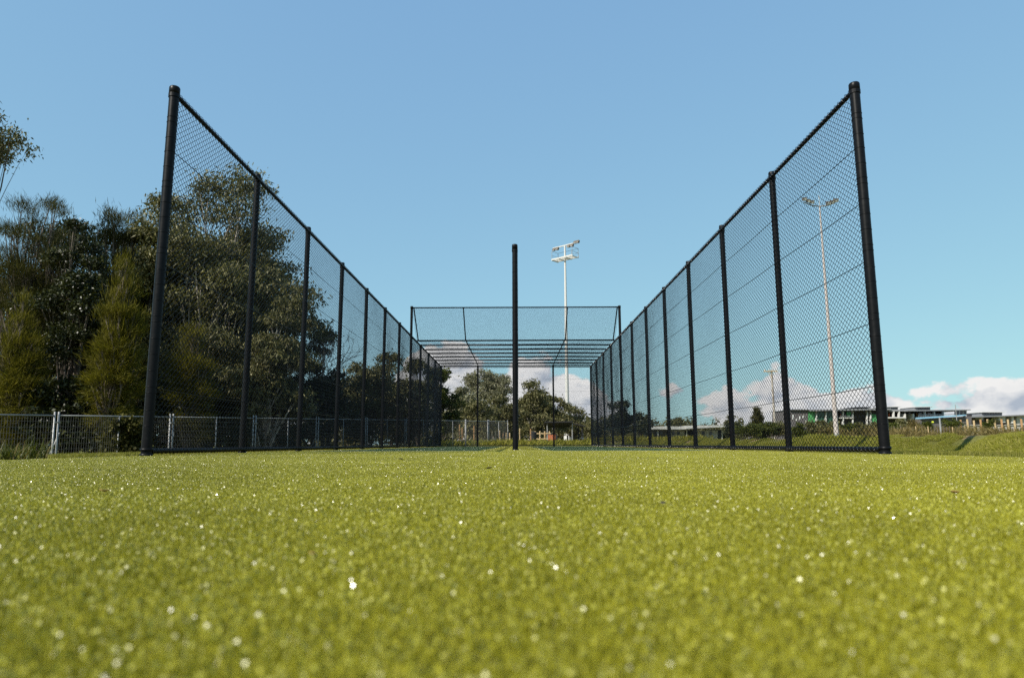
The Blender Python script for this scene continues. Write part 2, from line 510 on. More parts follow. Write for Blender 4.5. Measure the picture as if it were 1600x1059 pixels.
def scatter(name, pts, rots, scales, kinds, protos, label, cat):
    """one object: tiles of geometry placed on points by geometry nodes"""
    me = bpy.data.meshes.new(name); me.from_pydata([tuple(p) for p in pts], [], [])
    at_r = me.attributes.new('rot', 'FLOAT_VECTOR', 'POINT'); at_r.data.foreach_set('vector', np.asarray(rots, np.float32).ravel())
    at_s = me.attributes.new('sc', 'FLOAT', 'POINT'); at_s.data.foreach_set('value', np.asarray(scales, np.float32))
    at_k = me.attributes.new('which', 'INT', 'POINT'); at_k.data.foreach_set('value', np.asarray(kinds, np.int32))
    o = put(name, me)
    ng = bpy.data.node_groups.new(name + '_nodes', 'GeometryNodeTree')
    ng.interface.new_socket('Geometry', in_out='INPUT', socket_type='NodeSocketGeometry')
    ng.interface.new_socket('Geometry', in_out='OUTPUT', socket_type='NodeSocketGeometry')
    N = ng.nodes.new; L = ng.links.new
    gi = N('NodeGroupInput'); go = N('NodeGroupOutput'); jn = N('GeometryNodeJoinGeometry')
    def named(nm, ty):
        n = N('GeometryNodeInputNamedAttribute'); n.data_type = ty; n.inputs['Name'].default_value = nm
        return n.outputs[0]
    m2p = N('GeometryNodeMeshToPoints'); L(gi.outputs[0], m2p.inputs['Mesh'])
    rot, sc, wh = named('rot', 'FLOAT_VECTOR'), named('sc', 'FLOAT'), named('which', 'INT')
    for k_, pr in enumerate(protos):
        oi = N('GeometryNodeObjectInfo'); oi.inputs['Object'].default_value = pr; oi.inputs['As Instance'].default_value = True
        cmp_ = N('FunctionNodeCompare'); cmp_.data_type = 'INT'; cmp_.operation = 'EQUAL'
        L(wh, cmp_.inputs[2]); cmp_.inputs[3].default_value = k_
        iop = N('GeometryNodeInstanceOnPoints')
        L(m2p.outputs[0], iop.inputs['Points']); L(cmp_.outputs[0], iop.inputs['Selection'])
        L(oi.outputs['Geometry'], iop.inputs['Instance']); L(rot, iop.inputs['Rotation']); L(sc, iop.inputs['Scale'])
        L(iop.outputs[0], jn.inputs[0])
    L(jn.outputs[0], go.inputs[0])
    md = o.modifiers.new('tiles', 'NODES'); md.node_group = ng
    tag(o, label, cat, kind='stuff')
    return o


TS = .5
turf_tiles = [blade_tile('turf_tile', 11 + i, 56000, TS, .008, .014, .0005, .0009, .95, (M['turf_blade'], M['glint_facet']), 2, 8000) for i in range(2)]
r = np.random.RandomState(5)
px = np.arange(-TX + TS / 2 + .02, TX, TS); py = np.arange(.1, T1 - .1, TS)
P = np.array([(x, y, .0005) for x in px for y in py if abs(x) < .95 * y + 1.2])
P[:, 0] = np.clip(P[:, 0], -TX + TS / 2, TX - TS / 2)
R_ = np.zeros_like(P); R_[:, 2] = r.randint(0, 4, len(P)) * PI / 2
scatter('turf_pile', P, R_, np.ones(len(P)), r.randint(0, 2, len(P)), turf_tiles, 'short olive synthetic turf fibres with flat facets added to glint', 'turf')

lush = [blade_tile('bank_tile', 31 + i, 2600, TS * 1.1, .025, .085, .003, .006, .85, (M['grass_lush'],), 3) for i in range(2)]
mead = [blade_tile('meadow_tile', 41 + i, 2400, TS * 1.1, .02, .06, .003, .005, .8, (M['grass'],), 3) for i in range(2)]


def tilt(P_):
    e = .12
    dx = (ground_z(P_[:, 0] + e, P_[:, 1]) - ground_z(P_[:, 0] - e, P_[:, 1])) / (2 * e)
    dy = (ground_z(P_[:, 0], P_[:, 1] + e) - ground_z(P_[:, 0], P_[:, 1] - e)) / (2 * e)
    return np.stack([np.arctan(dy), -np.arctan(dx), r.randint(0, 4, len(P_)) * 0.0], -1)


def strip(x0, x1, y0, y1, step, keep=None):
    a = [(x + r.uniform(-.04, .04), y + r.uniform(-.04, .04)) for x in np.arange(x0, x1, step) for y in np.arange(y0, y1, step)]
    a = np.array([p_ for p_ in a if keep is None or keep(*p_)])
    return np.column_stack([a, ground_z(a[:, 0], a[:, 1])])


P = strip(4.1, 6.4, 3.4, 34, .3, lambda x, y: x < .9 * y + 1.0 and x > 4.95 and (y < 8.5 or x < 5.60 + .06 * math.sin(y * 5)))
scatter('bank_grass', P, tilt(P), r.uniform(.5, .95, len(P)) * np.where(P[:, 0] > 5.5, .55, 1.0), r.randint(0, 2, len(P)), lush, 'lush tufted grass covering the low bank on the right', 'grass')
P = np.vstack([strip(4.05, 5.0, 3.2, 34, .42), strip(-6.5, -4.02, 3.2, 34, .42)])
scatter('verge_grass', P, tilt(P), r.uniform(.5, 1.0, len(P)), r.randint(0, 2, len(P)), mead, 'short patchy verge grass along both edges of the turf', 'grass')


# ------------------------------------------------------------------ chain-link enclosure
HX, D0, SP, NB = 3.6, 6.735, 2.353, 11
POST_H, RAIL_Z, BASE_Z = 3.86, 3.77, .055
DB = D0 + SP * NB


def link_panel(name, w, h, nx, ny, seed, sag=0.0, wr=.0029):
    """woven chain-link fabric in the local XZ plane: nx by ny diamonds, triangular wire section"""
    rr = np.random.RandomState(seed)
    a, b = w / nx, h / ny
    segs = []
    i, j = np.meshgrid(np.arange(nx), np.arange(ny), indexing='ij'); i = i.ravel(); j = j.ravel()
    cx_, cz_ = (i + .5) * a, (j + .5) * b
    g = .0022
    mid = np.stack([cx_, 0 * cx_, cz_], -1)
    for sx, sz, off in ((-1, -1, g), (1, 1, g), (-1, 1, -g), (1, -1, -g)):
        end = np.stack([cx_ + sx * a / 2, 0 * cx_, cz_ + sz * b / 2], -1)
        p0 = mid.copy(); p1 = end.copy()
        p0[:, 1] += off; p1[:, 1] -= off
        segs.append(np.stack([p0, p1], 1))
    Sg = np.concatenate(segs)
    # slack of the fabric
    def warp(p):
        u, v = p[..., 0] / w, p[..., 2] / h
        q_ = p.copy()
        q_[..., 1] += sag * np.sin(PI * u) * np.sin(PI * v) + .004 * np.sin(7 * u + seed) * np.sin(9 * v + 2 * seed)
        q_[..., 2] += .003 * np.sin(11 * u + seed) * np.sin(PI * v)
        return q_
    Sg = warp(Sg)
    d = Sg[:, 1] - Sg[:, 0]; d /= np.linalg.norm(d, axis=1)[:, None]
    s1 = np.cross(d, np.array([0, 1.0, 0])); s1 /= np.linalg.norm(s1, axis=1)[:, None]; s2 = np.cross(d, s1)
    V = []
    for e_ in (0, 1):
        for k_ in range(3):
            th = k_ * 2 * PI / 3
            V.append(Sg[:, e_] + (s1 * math.cos(th) + s2 * math.sin(th)) * wr)
    V = np.stack(V, 1).reshape(-1, 3); b0 = np.arange(len(Sg)) * 6
    Q = np.concatenate([np.stack([b0 + k_, b0 + (k_ + 1) % 3, b0 + 3 + (k_ + 1) % 3, b0 + 3 + k_], -1) for k_ in range(3)])
    return np_mesh(name, V, Q, None, (M['wire'],), True)


def lacing(name, w, n, rad, rz):
    """tie wire wound round a rail, along local X"""
    th = np.linspace(0, n * 2 * PI, n * 7 + 1)
    pts = np.stack([np.linspace(0, w, len(th)), rad * np.cos(th), rz * np.sin(th)], -1)
    mb = MB(); mb.tube(pts, .0034, 4, False); return mb.mesh(name, M['tie'], True)


def post_mesh(rad, h):
    mb = MB()
    mb.lathe([(rad, -.15), (rad, h)], 20)
    mb.lathe([(rad, h), (0, h)], 20)
    return mb.mesh('post', M['black'], True)


def cap_mesh(rad):
    mb = MB(); q = rad + .005
    mb.lathe([(rad * .9, -.085), (q, -.083), (q, -.004), (q - .004, .006), (q * .86, .011), (0, .014)], 20)
    return mb.mesh('post_cap', M['black'], True)


def ring_mesh(name, rad, hh, th):
    mb = MB(); mb.lathe([(rad - .004, -hh / 2), (rad + th, -hh / 2 + .002), (rad + th, hh / 2 - .002), (rad - .004, hh / 2)], 20)
    return mb.mesh(name, M['black'], True)


def clamp_mesh(rad):
    mb = MB()
    mb.lathe([(rad - .004, -.022), (rad + .007, -.02), (rad + .007, .02), (rad - .004, .022)], 20)
    mb.box((0, rad + .022, 0), (.016, .034, .03)); mb.tube([(-.02, rad + .026, 0), (.02, rad + .026, 0)], .007, 6)
    return mb.mesh('rail_clamp', M['black'], False)


R_END, R_LINE = .050, .042
ME = dict(end=post_mesh(R_END, POST_H), line=post_mesh(R_LINE, POST_H - .01), tall=post_mesh(R_LINE + .003, 4.84),
          cap_end=cap_mesh(R_END), cap_line=cap_mesh(R_LINE), cap_tall=cap_mesh(R_LINE + .003),
          tie=ring_mesh('tie_wire', R_END, .007, .0035), clamp=clamp_mesh(R_END), clamp_line=clamp_mesh(R_LINE),
          collar=ring_mesh('base_collar', R_END, .03, .009),
          collar_line=ring_mesh('base_collar', R_LINE, .03, .01))
NX, NY = 29, 60
PANEL_H = RAIL_Z - BASE_Z - .02
panel_a = link_panel('mesh_panel', SP, PANEL_H, NX, NY, 1)
panel_b = link_panel('mesh_panel', SP, PANEL_H, NX, NY, 2, .030)
lace_top = lacing('lacing_wire', SP, NX, .034, .030)
lace_bot = lacing('lacing_wire', SP, NX, .033, .028)
RAIL_OFF = .030


def rail(mb, a, b, rad): return mb.tube([a, b], rad, 12)


def side_fence(x, inward, label, near_label):
    """posts along local +Y; inward = +1 when the lanes lie on +X of the fence"""
    root = empty('chain_link_fence', (x, D0, 0))
    tag(root, label, 'fence', 'chain-link fences of the batting cage')
    L = SP * NB
    for k in range(NB + 1):
        y = k * SP
        kind = 'end' if k in (0,) else ('tall' if k == 7 else 'line')
        hgt = {'end': POST_H, 'line': POST_H - .01, 'tall': 4.84}[kind]
        p = put('post', ME[kind], root, (0, y, 0), (0, 0, (k * 1.7) % 6.28))
        if k == 0: p['label'] = near_label
        if k == 7: p['label'] = 'taller post carrying the hood of the roof'
        put('post_cap', ME['cap_' + kind], p, (0, 0, hgt))
        put('rail_clamp', ME['clamp' if kind == 'end' else 'clamp_line'], p, (0, 0, RAIL_Z), (0, 0, -(k * 1.7) % 6.28))
        put('base_collar', ME['collar' if kind == 'end' else 'collar_line'], p, (0, 0, .018))
        put('base_collar', ME['collar' if kind == 'end' else 'collar_line'], p, (0, 0, .070))
        if k == 0:
            zz = .30; q_ = 0
            while zz < 3.62:
                put('tie_wire', ME['tie'], p, (0, 0, zz), (.05 * math.sin(q_ * 3.1), .05 * math.cos(q_ * 2.3), 0)); q_ += 1
                zz += (.165, .155, .17, .06, .16)[q_ % 5]
    xo = inward * RAIL_OFF
    mb = MB(); rail(mb, (xo, .02, RAIL_Z), (xo, L, RAIL_Z), .025); mb.build('top_rail', M['black'], root, True)
    mb = MB(); rail(mb, (xo, .02, BASE_Z), (xo, L, BASE_Z), .024); mb.build('bottom_rail', M['black'], root, True)
    xm = inward * (R_LINE + .009)
    for z in (.67, 1.29, 1.92, 2.53, 3.13):
        pts = []
        for k in range(NB * 4 + 1):
            u = (k % 4) / 4
            pts.append((xm + inward * .007, k * SP / 4, z - .012 * math.sin(PI * u)))
        mb = MB(); mb.tube(pts, .0042, 5); mb.build('line_wire', M['wire'], root, True)
    rr = random.Random(3 if inward > 0 else 8)
    for k in range(NB):
        put('mesh_panel', panel_a if rr.random() < .5 else panel_b, root, (xm, k * SP, BASE_Z + .01), (0, 0, PI / 2), (1, 1 if rr.random() < .5 else -1, 1))
        put('lacing_wire', lace_top, root, (xo + inward * .006, k * SP, RAIL_Z), (0, 0, PI / 2))
        put('lacing_wire', lace_bot, root, (xo + inward * .006, k * SP, BASE_Z), (0, 0, PI / 2))
    return root


side_fence(-HX, 1, 'long black chain-link fence on the left, in front of the dark trees', 'thick near end post of the left fence')
side_fence(HX, -1, 'long black chain-link fence on the right, in front of the low buildings', 'thick near end post of the right fence')

# divider between the two lanes: seen end-on from here
DC = 12.57
nb = 8; spc = (DB - DC) / nb
root = tag(empty('chain_link_fence', (0, DC, 0)), 'middle divider fence seen end-on behind a single black post', 'fence', 'chain-link fences of the batting cage')
pan_c = link_panel('mesh_panel', spc, PANEL_H, 31, NY, 5)
for k in range(nb):
    p = put('post', ME['end' if k == 0 else 'line'], root, (0, k * spc, 0))
    put('post_cap', ME['cap_end' if k == 0 else 'cap_line'], p, (0, 0, POST_H - (0 if k == 0 else .01)))
    put('base_collar', ME['collar' if k == 0 else 'collar_line'], p, (0, 0, .016))
    if k == 0:
        put('rail_clamp', ME['clamp'], p, (0, 0, RAIL_Z - .02))
        zz, q_ = .25, 0
        while zz < 3.6:
            put('tie_wire', ME['tie'], p, (0, 0, zz), (.05 * math.sin(q_ * 2.1), .05 * math.cos(q_ * 2.9), 0)); q_ += 1; zz += (.22, .19, .24, .12)[q_ % 4]
    put('mesh_panel', pan_c, root, (R_LINE + .009, k * spc, BASE_Z + .01), (0, 0, PI / 2))
mb = MB(); rail(mb, (0.0, .03, RAIL_Z), (0.0, nb * spc - .04, RAIL_Z), .021); mb.build('top_rail', M['black'], root, True)
mb = MB(); rail(mb, (0.0, .03, BASE_Z), (0.0, nb * spc - .04, BASE_Z), .020); mb.build('bottom_rail', M['black'], root, True)

# back fence
root = tag(empty('chain_link_fence', (0, DB, 0)), 'back fence closing the far end of the cage', 'fence', 'chain-link fences of the batting cage')
for x in (-1.83, 0.0, 1.79):
    p = put('post', ME['line'], root, (x, 0, 0)); put('post_cap', ME['cap_line'], p, (0, 0, POST_H - .01))
    put('base_collar', ME['collar_line'], p, (0, 0, .016))
mb = MB(); rail(mb, (-HX + .04, -.03, RAIL_Z), (HX - .04, -.03, RAIL_Z), .021); mb.build('top_rail', M['black'], root, True)
mb = MB(); rail(mb, (-HX + .04, -.03, BASE_Z), (HX - .04, -.03, BASE_Z), .020); mb.build('bottom_rail', M['black'], root, True)
pan_w = link_panel('mesh_panel', 1.8, PANEL_H, 22, NY, 7)
for k in range(4): put('mesh_panel', pan_w, root, (-3.6 + 1.8 * k, -.052, BASE_Z + .01))
for z in (.67, 1.29, 1.99, 2.60, 3.18):
    mb = MB(); mb.tube([(-HX + .05, -.058, z), (0, -.058, z - .01), (HX - .05, -.058, z)], .0032, 5); mb.build('line_wire', M['wire'], root, True)

# mesh roof with its tilted hood
DF = D0 + SP * 7.0
root = tag(empty('mesh_roof', (0, DF, 0)), 'chain-link roof on black crossbars with a tilted hood over the far lanes', 'roof')
H2 = 1.1765
RZ = 3.82
ME_bar = MB().tube([(-HX + .03, 0, 0), (HX - .03, 0, 0)], .028, 10).mesh('crossbar', M['black'], True)
for k in range(1, 9):
    y = k * H2 - (.06 if k == 8 else 0)
    o = put('crossbar', ME_bar, root, (0, y, RZ + (.012 if k == 8 else 0)))
for x in (-1.82, 1.79):
    mb = MB(); mb.tube([(x, H2, RZ + .045), (x, 8 * H2 - .06, RZ + .05)], .022, 10); mb.build('purlin', M['black'], root, True)
roof_pan = link_panel('mesh_panel', 2 * HX - .08, H2, 80, 13, 9, .06, .0018)
for k in range(1, 8): put('mesh_panel', roof_pan, root, (-HX + .04, k * H2, RZ + .03), (-PI / 2, 0, 0))
TZ = 4.80
mb = MB(); mb.tube([(-HX + .03, 0, TZ), (HX - .03, 0, TZ)], .022, 10); mb.build('hood_beam', M['black'], root, True)
for x in (-HX + .07, -1.81, 1.80, HX - .07):
    mb = MB(); mb.tube([(x, .01, TZ), (x, H2, RZ + .03)], .021, 10); mb.build('hood_strut', M['black'], root, True)
hl = math.hypot(H2, TZ - RZ - .02)
hood_pan = link_panel('mesh_panel', 1.8, hl, 24, 26, 13, 0.0, .0028)
for k in range(4): put('mesh_panel', hood_pan, root, (-3.6 + 1.8 * k, H2 - .005, RZ + .02), (-(math.pi / 2 - math.atan2(TZ - RZ - .02, H2)) * -1, 0, 0))


# ------------------------------------------------------------------ trees
def leaf_mesh(name, P, A, Sd, Ln, Wd, mat, droop=0.0):
    """lanceolate two-triangle leaves: P base, A long axis, Sd side vector"""
    n = len(P)
    A = A / (np.linalg.norm(A, axis=1)[:, None] + 1e-9)
    Sd = np.cross(A, Sd); Sd /= np.linalg.norm(Sd, axis=1)[:, None] + 1e-9
    Ln = Ln[:, None]; Wd = Wd[:, None]
    V = np.stack([P, P + A * Ln * .42 + Sd * Wd / 2, P + A * Ln, P + A * Ln * .42 - Sd * Wd / 2], 1).reshape(-1, 3)
    return np_mesh(name, V, np.arange(4 * n).reshape(-1, 4), None, (mat,), False)


def unit(r_, n):
    v = r_.randn(n, 3); return v / np.linalg.norm(v, axis=1)[:, None]


def bezier(p0, p1, p2, n):
    t_ = np.linspace(0, 1, n)[:, None]
    return (1 - t_) ** 2 * p0 + 2 * t_ * (1 - t_) * p1 + t_ ** 2 * p2


def tree(name, label, cat, base, H, crown_r, crown_lo, kind, n_leaf, leaf, seed, mat, bark='bark', group=None,
         trunk_r=None, lobes=26, lobe_r=.30, cone=0.0, multi=1, fill=.5, offset=(0, 0), vis=None):
    """base: world foot; crown_r: half width; crown_lo: height where foliage starts; cone: 0 round .. 1 conical"""
    r_ = np.random.RandomState(seed)
    root = tag(empty(name, base), label, cat, group)
    tr = trunk_r or H * .016
    mb = MB()
    cz = (H + crown_lo) / 2; ch = (H - crown_lo) / 2
    # lobe centres, biased to the shell of the crown
    C = []
    while len(C) < lobes:
        u = unit(r_, 1)[0] * r_.rand() ** (.33 if r_.rand() > fill else .9)
        z = u[2]
        wf = 1.0 if cone == 0 else (1 - cone * (z + 1) / 2)
        C.append((u[0] * crown_r * wf * .80 + offset[0] * (z + 1) / 2, u[1] * crown_r * wf * .80 + offset[1] * (z + 1) / 2, cz + z * ch * .93))
    C = np.array(C)
    Rl = crown_r * lobe_r * r_.uniform(.65, 1.25, lobes) * (1 if cone == 0 else 1) * np.clip(1.15 - cone * (C[:, 2] - crown_lo) / (H - crown_lo) * .9, .3, 1.2)
    for m_ in range(multi):
        off = np.array([0, 0, 0]) if multi == 1 else np.array([r_.randn() * crown_r * .22, r_.randn() * crown_r * .22, 0])
        top = np.array([offset[0] * .7 + r_.randn() * crown_r * .12, offset[1] * .7 + r_.randn() * crown_r * .12, H * (.93 if cone > .3 else .72)]) + off * 1.5
        ctrl = np.array([r_.randn() * crown_r * .12, r_.randn() * crown_r * .12, H * .4]) + off
        path = bezier(off + np.array([0, 0, -.3]), ctrl, top, 12)
        path[1:-1, :2] += r_.randn(10, 2) * tr * .5
        rad = tr * (1 - np.linspace(0, 1, 12) ** 1.1 * .88) / math.sqrt(multi); rad[0] *= 1.35
        mb.tube(path, rad, 8)
        for k_ in range(m_, lobes, multi):
            c = C[k_]
            f = np.clip((c[2] / H - .12) * .85, .12, .95) if cone < .3 else np.clip(c[2] / H - .03, .05, .97)
            i0 = int(f * 11); p0 = path[i0]
            pm = (p0 + c) / 2 + np.array([0, 0, -.12 * np.linalg.norm(c - p0)]) + r_.randn(3) * .12 * np.linalg.norm(c - p0)
            ln_ = bezier(p0, pm, c, 7)
            mb.tube(ln_, np.linspace(max(.012, rad[i0] * .5), .008 + tr * .04, 7), 5, False)
            for _ in range(2 if lobes > 60 else 3):
                d_ = unit(r_, 1)[0] * Rl[k_] * .8; d_[2] = abs(d_[2]) * .6
                mb.tube(bezier(ln_[4], (ln_[5] + c + d_) / 2, c + d_, 4), np.linspace(.006 + tr * .05, .004, 4), 4, False)
    mb.build('trunk', M[bark], root, True)
    # foliage: sprays on the lobes, leaves on the sprays
    dense = lobes >= 40
    n_leaf = int(n_leaf * (1.5 if dense else 1.15))
    n_sp = max(60, n_leaf // 22)
    w_ = Rl ** 2; w_ /= w_.sum()
    which = r_.choice(lobes, n_sp, p=w_)
    u = unit(r_, n_sp); u[:, 2] = np.where(u[:, 2] < -.35, -u[:, 2] * .6, u[:, 2])
    sp = C[which] + u * (Rl[which] * r_.uniform(.45, 1.05, n_sp))[:, None] * np.array([1, 1, .78])
    s_i = r_.randint(0, n_sp, n_leaf)
    out = sp[s_i] - np.array([0, 0, cz]); out[:, 2] *= .4; out /= np.linalg.norm(out, axis=1)[:, None] + 1e-6
    L_, Wl = leaf[0], leaf[1] * (1.0 if dense else 1.3)
    jit = r_.randn(n_leaf, 3) * np.array([1, 1, .7]) * (crown_r * .030 + L_ * .45)
    P = sp[s_i] + jit
    rnd = unit(r_, n_leaf)
    if kind == 'gum':
        A = np.array([0, 0, -1.0]) * r_.uniform(.3, 1.2, n_leaf)[:, None] + rnd * .75
    elif kind == 'broad':
        A = out * .6 + rnd * .9
    elif kind == 'needle':
        sd = unit(np.random.RandomState(seed + 1), n_sp)[s_i]
        A = np.array([0, 0, 1.0]) * .55 + out * .6 + sd * .55 + rnd * .38
    else:
        A = rnd
    Ls = L_ * r_.uniform(.6, 1.35, n_leaf); Ws = Wl * r_.uniform(.6, 1.3, n_leaf)
    put('crown', leaf_mesh('crown', P, A, unit(r_, n_leaf), Ls, Ws, M[mat]), root)
    return root


def tree_px(name, label, cat, px, D, top, wpx, lo, kind, n_leaf, leaf, seed, mat, **kw):
    """foot from pixel column and distance; height from the pixel row of the top; lo: crown start as a fraction of H"""
    b = at(px, 690, D); gz = float(ground_z(b.x, D)); H = at(px, top, D).z - gz
    return tree(name, label, cat, (b.x, D, gz), H, wpx / 2 / F_PX * D, lo * H, kind, n_leaf, leaf, seed, mat, **kw)


GB = 'trees behind the left fence'
GF = 'distant trees behind the cage'
NEED = (.22, .012); GUM = (.17, .052); BRD = (.095, .06)
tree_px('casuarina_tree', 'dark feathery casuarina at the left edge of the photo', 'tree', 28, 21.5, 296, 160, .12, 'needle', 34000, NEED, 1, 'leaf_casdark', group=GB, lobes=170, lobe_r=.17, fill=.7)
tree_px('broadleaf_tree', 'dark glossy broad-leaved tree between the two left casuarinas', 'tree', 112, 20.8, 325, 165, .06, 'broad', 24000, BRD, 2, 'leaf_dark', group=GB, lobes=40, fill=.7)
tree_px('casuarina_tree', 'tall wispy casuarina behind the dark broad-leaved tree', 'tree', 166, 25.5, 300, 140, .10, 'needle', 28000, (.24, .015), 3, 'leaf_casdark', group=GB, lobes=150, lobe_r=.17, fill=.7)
tree_px('casuarina_tree', 'yellow-green feathery casuarina just left of the near left post', 'tree', 172, 19.2, 385, 125, .07, 'needle', 24000, NEED, 4, 'leaf_cas', group=GB, cone=.7, lobes=170, lobe_r=.15, fill=.7)
tree_px('casuarina_tree', 'small yellow-green casuarina at the lower left edge', 'tree', 14, 18.6, 455, 110, .08, 'needle', 17000, NEED, 5, 'leaf_cas', group=GB, cone=.6, lobes=120, lobe_r=.16, fill=.7)
tree_px('gum_tree', 'largest gum tree with a broad rounded crown behind the left fence', 'tree', 338, 27.0, 274, 315, .06, 'gum', 66000, (.19, .062), 6, 'leaf_gum', bark='bark_pale', group=GB, lobes=130, lobe_r=.21, fill=.6, trunk_r=.22, multi=2)
tree_px('gum_tree', 'olive gum tree at the left shoulder of the largest gum', 'tree', 228, 26.0, 300, 135, .12, 'gum', 22000, GUM, 7, 'leaf_gum', group=GB, lobes=50, lobe_r=.30, fill=.6)
tree_px('casuarina_tree', 'low green casuarina in front of the largest gum tree', 'tree', 292, 21.8, 478, 100, .06, 'needle', 16000, NEED, 8, 'leaf_cas', group=GB, cone=.6, lobes=130, lobe_r=.15, fill=.7)
tree_px('gum_tree', 'grey-leaved weeping gum between the second and third left posts', 'tree', 415, 24.5, 445, 150, .08, 'gum', 26000, GUM, 9, 'leaf_gum', bark='bark_pale', group=GB, lobes=40, lobe_r=.30)
tree_px('gum_tree', 'small dark gum beside the bare-branched tree', 'tree', 492, 30, 508, 85, .1, 'gum', 14000, (.16, .045), 11, 'leaf_dark', group=GB, lobes=26, lobe_r=.34)
tree_px('gum_tree', 'grey-green gum seen between the fourth and fifth left posts', 'tree', 555, 36, 538, 110, .1, 'gum', 15000, (.19, .055), 12, 'leaf_gum', group=GB, lobes=28, lobe_r=.3)
tree_px('gum_tree', 'dark gum seen between the fifth and seventh left posts', 'tree', 612, 40, 556, 90, .1, 'gum', 13000, (.20, .06), 13, 'leaf_gum', group=GB, lobes=26, lobe_r=.32)
tree_px('gum_tree', 'gum with an open top behind the tall left post', 'tree', 655, 44, 545, 75, .15, 'gum', 9000, (.20, .06), 14, 'leaf_gum', group=GB, lobes=20, lobe_r=.3)
tree_px('broadleaf_tree', 'deep green tree just inside the left back corner', 'tree', 690, 47, 566, 62, .05, 'broad', 10000, (.18, .08), 15, 'leaf_green', group=GB, lobes=26, lobe_r=.33)
# second row that closes the gaps
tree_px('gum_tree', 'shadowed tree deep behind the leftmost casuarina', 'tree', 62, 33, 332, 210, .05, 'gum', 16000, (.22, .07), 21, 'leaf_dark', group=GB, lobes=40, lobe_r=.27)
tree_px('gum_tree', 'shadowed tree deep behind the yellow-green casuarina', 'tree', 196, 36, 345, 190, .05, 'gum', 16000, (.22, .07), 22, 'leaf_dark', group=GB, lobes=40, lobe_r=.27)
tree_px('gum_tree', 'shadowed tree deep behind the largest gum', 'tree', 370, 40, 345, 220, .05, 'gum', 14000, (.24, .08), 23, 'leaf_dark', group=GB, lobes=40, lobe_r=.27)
# the tree whose branch enters at the upper left
b = at(-188, 690, 22); gz = float(ground_z(b.x, 22))
tree('gum_tree', 'tall gum reaching into the upper left corner of the photo', 'tree', (b.x, 22, gz), at(0, 146, 22).z - gz, 4.1, at(0, 226, 22).z - gz, 'gum', 24000, (.15, .055), 31, 'leaf_gum', bark='bark', group=GB, trunk_r=.24, lobes=60, lobe_r=.16, fill=.5)

# understorey behind the temporary fence
for k, (px, D, top, w, mt, lb) in enumerate([
        (20, 19.6, 575, 130, 'leaf_dark', 'dark shrub behind the leftmost temporary fence panel'),
        (118, 19.4, 570, 140, 'leaf_dark', 'dark shrub below the glossy broad-leaved tree'),
        (196, 17.9, 632, 60, 'leaf_casdark', 'dull brownish scrub just left of the near left post'),
        (262, 22.2, 560, 140, 'leaf_dark', 'dark shrub just right of the near left post'),
        (350, 24.0, 565, 140, 'leaf_dark', 'dark shrub just left of the second left post'),
        (430, 26.0, 570, 130, 'leaf_dark', 'dark shrub between the second and third left posts'),
        (505, 29.0, 580, 120, 'leaf_dark', 'dark shrub just right of the third left post'),
        (575, 33.0, 590, 110, 'leaf_casdark', 'dull green shrub behind the fifth left post'),
        (640, 36.0, 615, 90, 'leaf_dark', 'dark shrub behind the tall left post')]):
    tree_px('shrub', lb, 'shrub', px, D, top, w, .02, 'broad', 9000, (.13, .06), 50 + k, mt, group='understorey shrubs', multi=3, lobes=26, lobe_r=.34, fill=.8, trunk_r=.05)

# distant trees behind the back of the cage
for k, (px, D, top, w, lo, n, lf, mt, bk, lob, lr, lb) in enumerate([
        (724, 60, 598, 78, .08, 12000, (.24, .085), 'leaf_grey', 'bark_pale', 34, .27, 'silvery gum left of the left back post'),
        (768, 68, 570, 95, .35, 9000, (.24, .075), 'leaf_grey', 'bark_pale', 26, .22, 'tall airy gum left of the centre post'),
        (752, 57, 628, 80, .06, 9000, (.24, .08), 'leaf_gum', 'bark_pale', 30, .28, 'low olive gum behind the left back post'),
        (787, 63, 618, 66, .05, 9000, (.24, .08), 'leaf_gum', 'bark_pale', 26, .30, 'brownish gum directly left of the centre post'),
        (832, 62, 598, 74, .08, 12000, (.24, .08), 'leaf_gum', 'bark_pale', 32, .28, 'dense rounded gum right of the centre post'),
        (866, 70, 613, 52, .08, 8000, (.25, .08), 'leaf_gum', 'bark', 22, .30, 'gum tree left of the tall light mast'),
        (898, 76, 634, 62, .08, 8000, (.25, .08), 'leaf_gum', 'bark', 24, .30, 'low gum tree right of the tall light mast'),
        (925, 82, 652, 40, .05, 4000, (.27, .09), 'leaf_gum', 'bark', 18, .32, 'small gum behind the right back corner'),
        (968, 70, 627, 50, .10, 7000, (.25, .09), 'leaf_dark', 'bark', 22, .30, 'dark round tree seen through the far right fence'),
        (1002, 84, 640, 40, .08, 4500, (.27, .09), 'leaf_dark', 'bark', 18, .32, 'small dark tree right of the dark round one'),
        (812, 90, 632, 60, .05, 5000, (.3, .1), 'leaf_gum', 'bark', 22, .3, 'far gum peeping out behind the centre post'),
        (700, 75, 612, 60, .05, 6000, (.27, .09), 'leaf_gum', 'bark', 22, .3, 'far gum behind the left back corner')]):
    tree_px('gum_tree', lb, 'tree', px, D, top, w, lo, 'gum', n, lf, 70 + k, mt, bark=bk, group=GF, lobes=lob, lobe_r=lr, fill=.45)

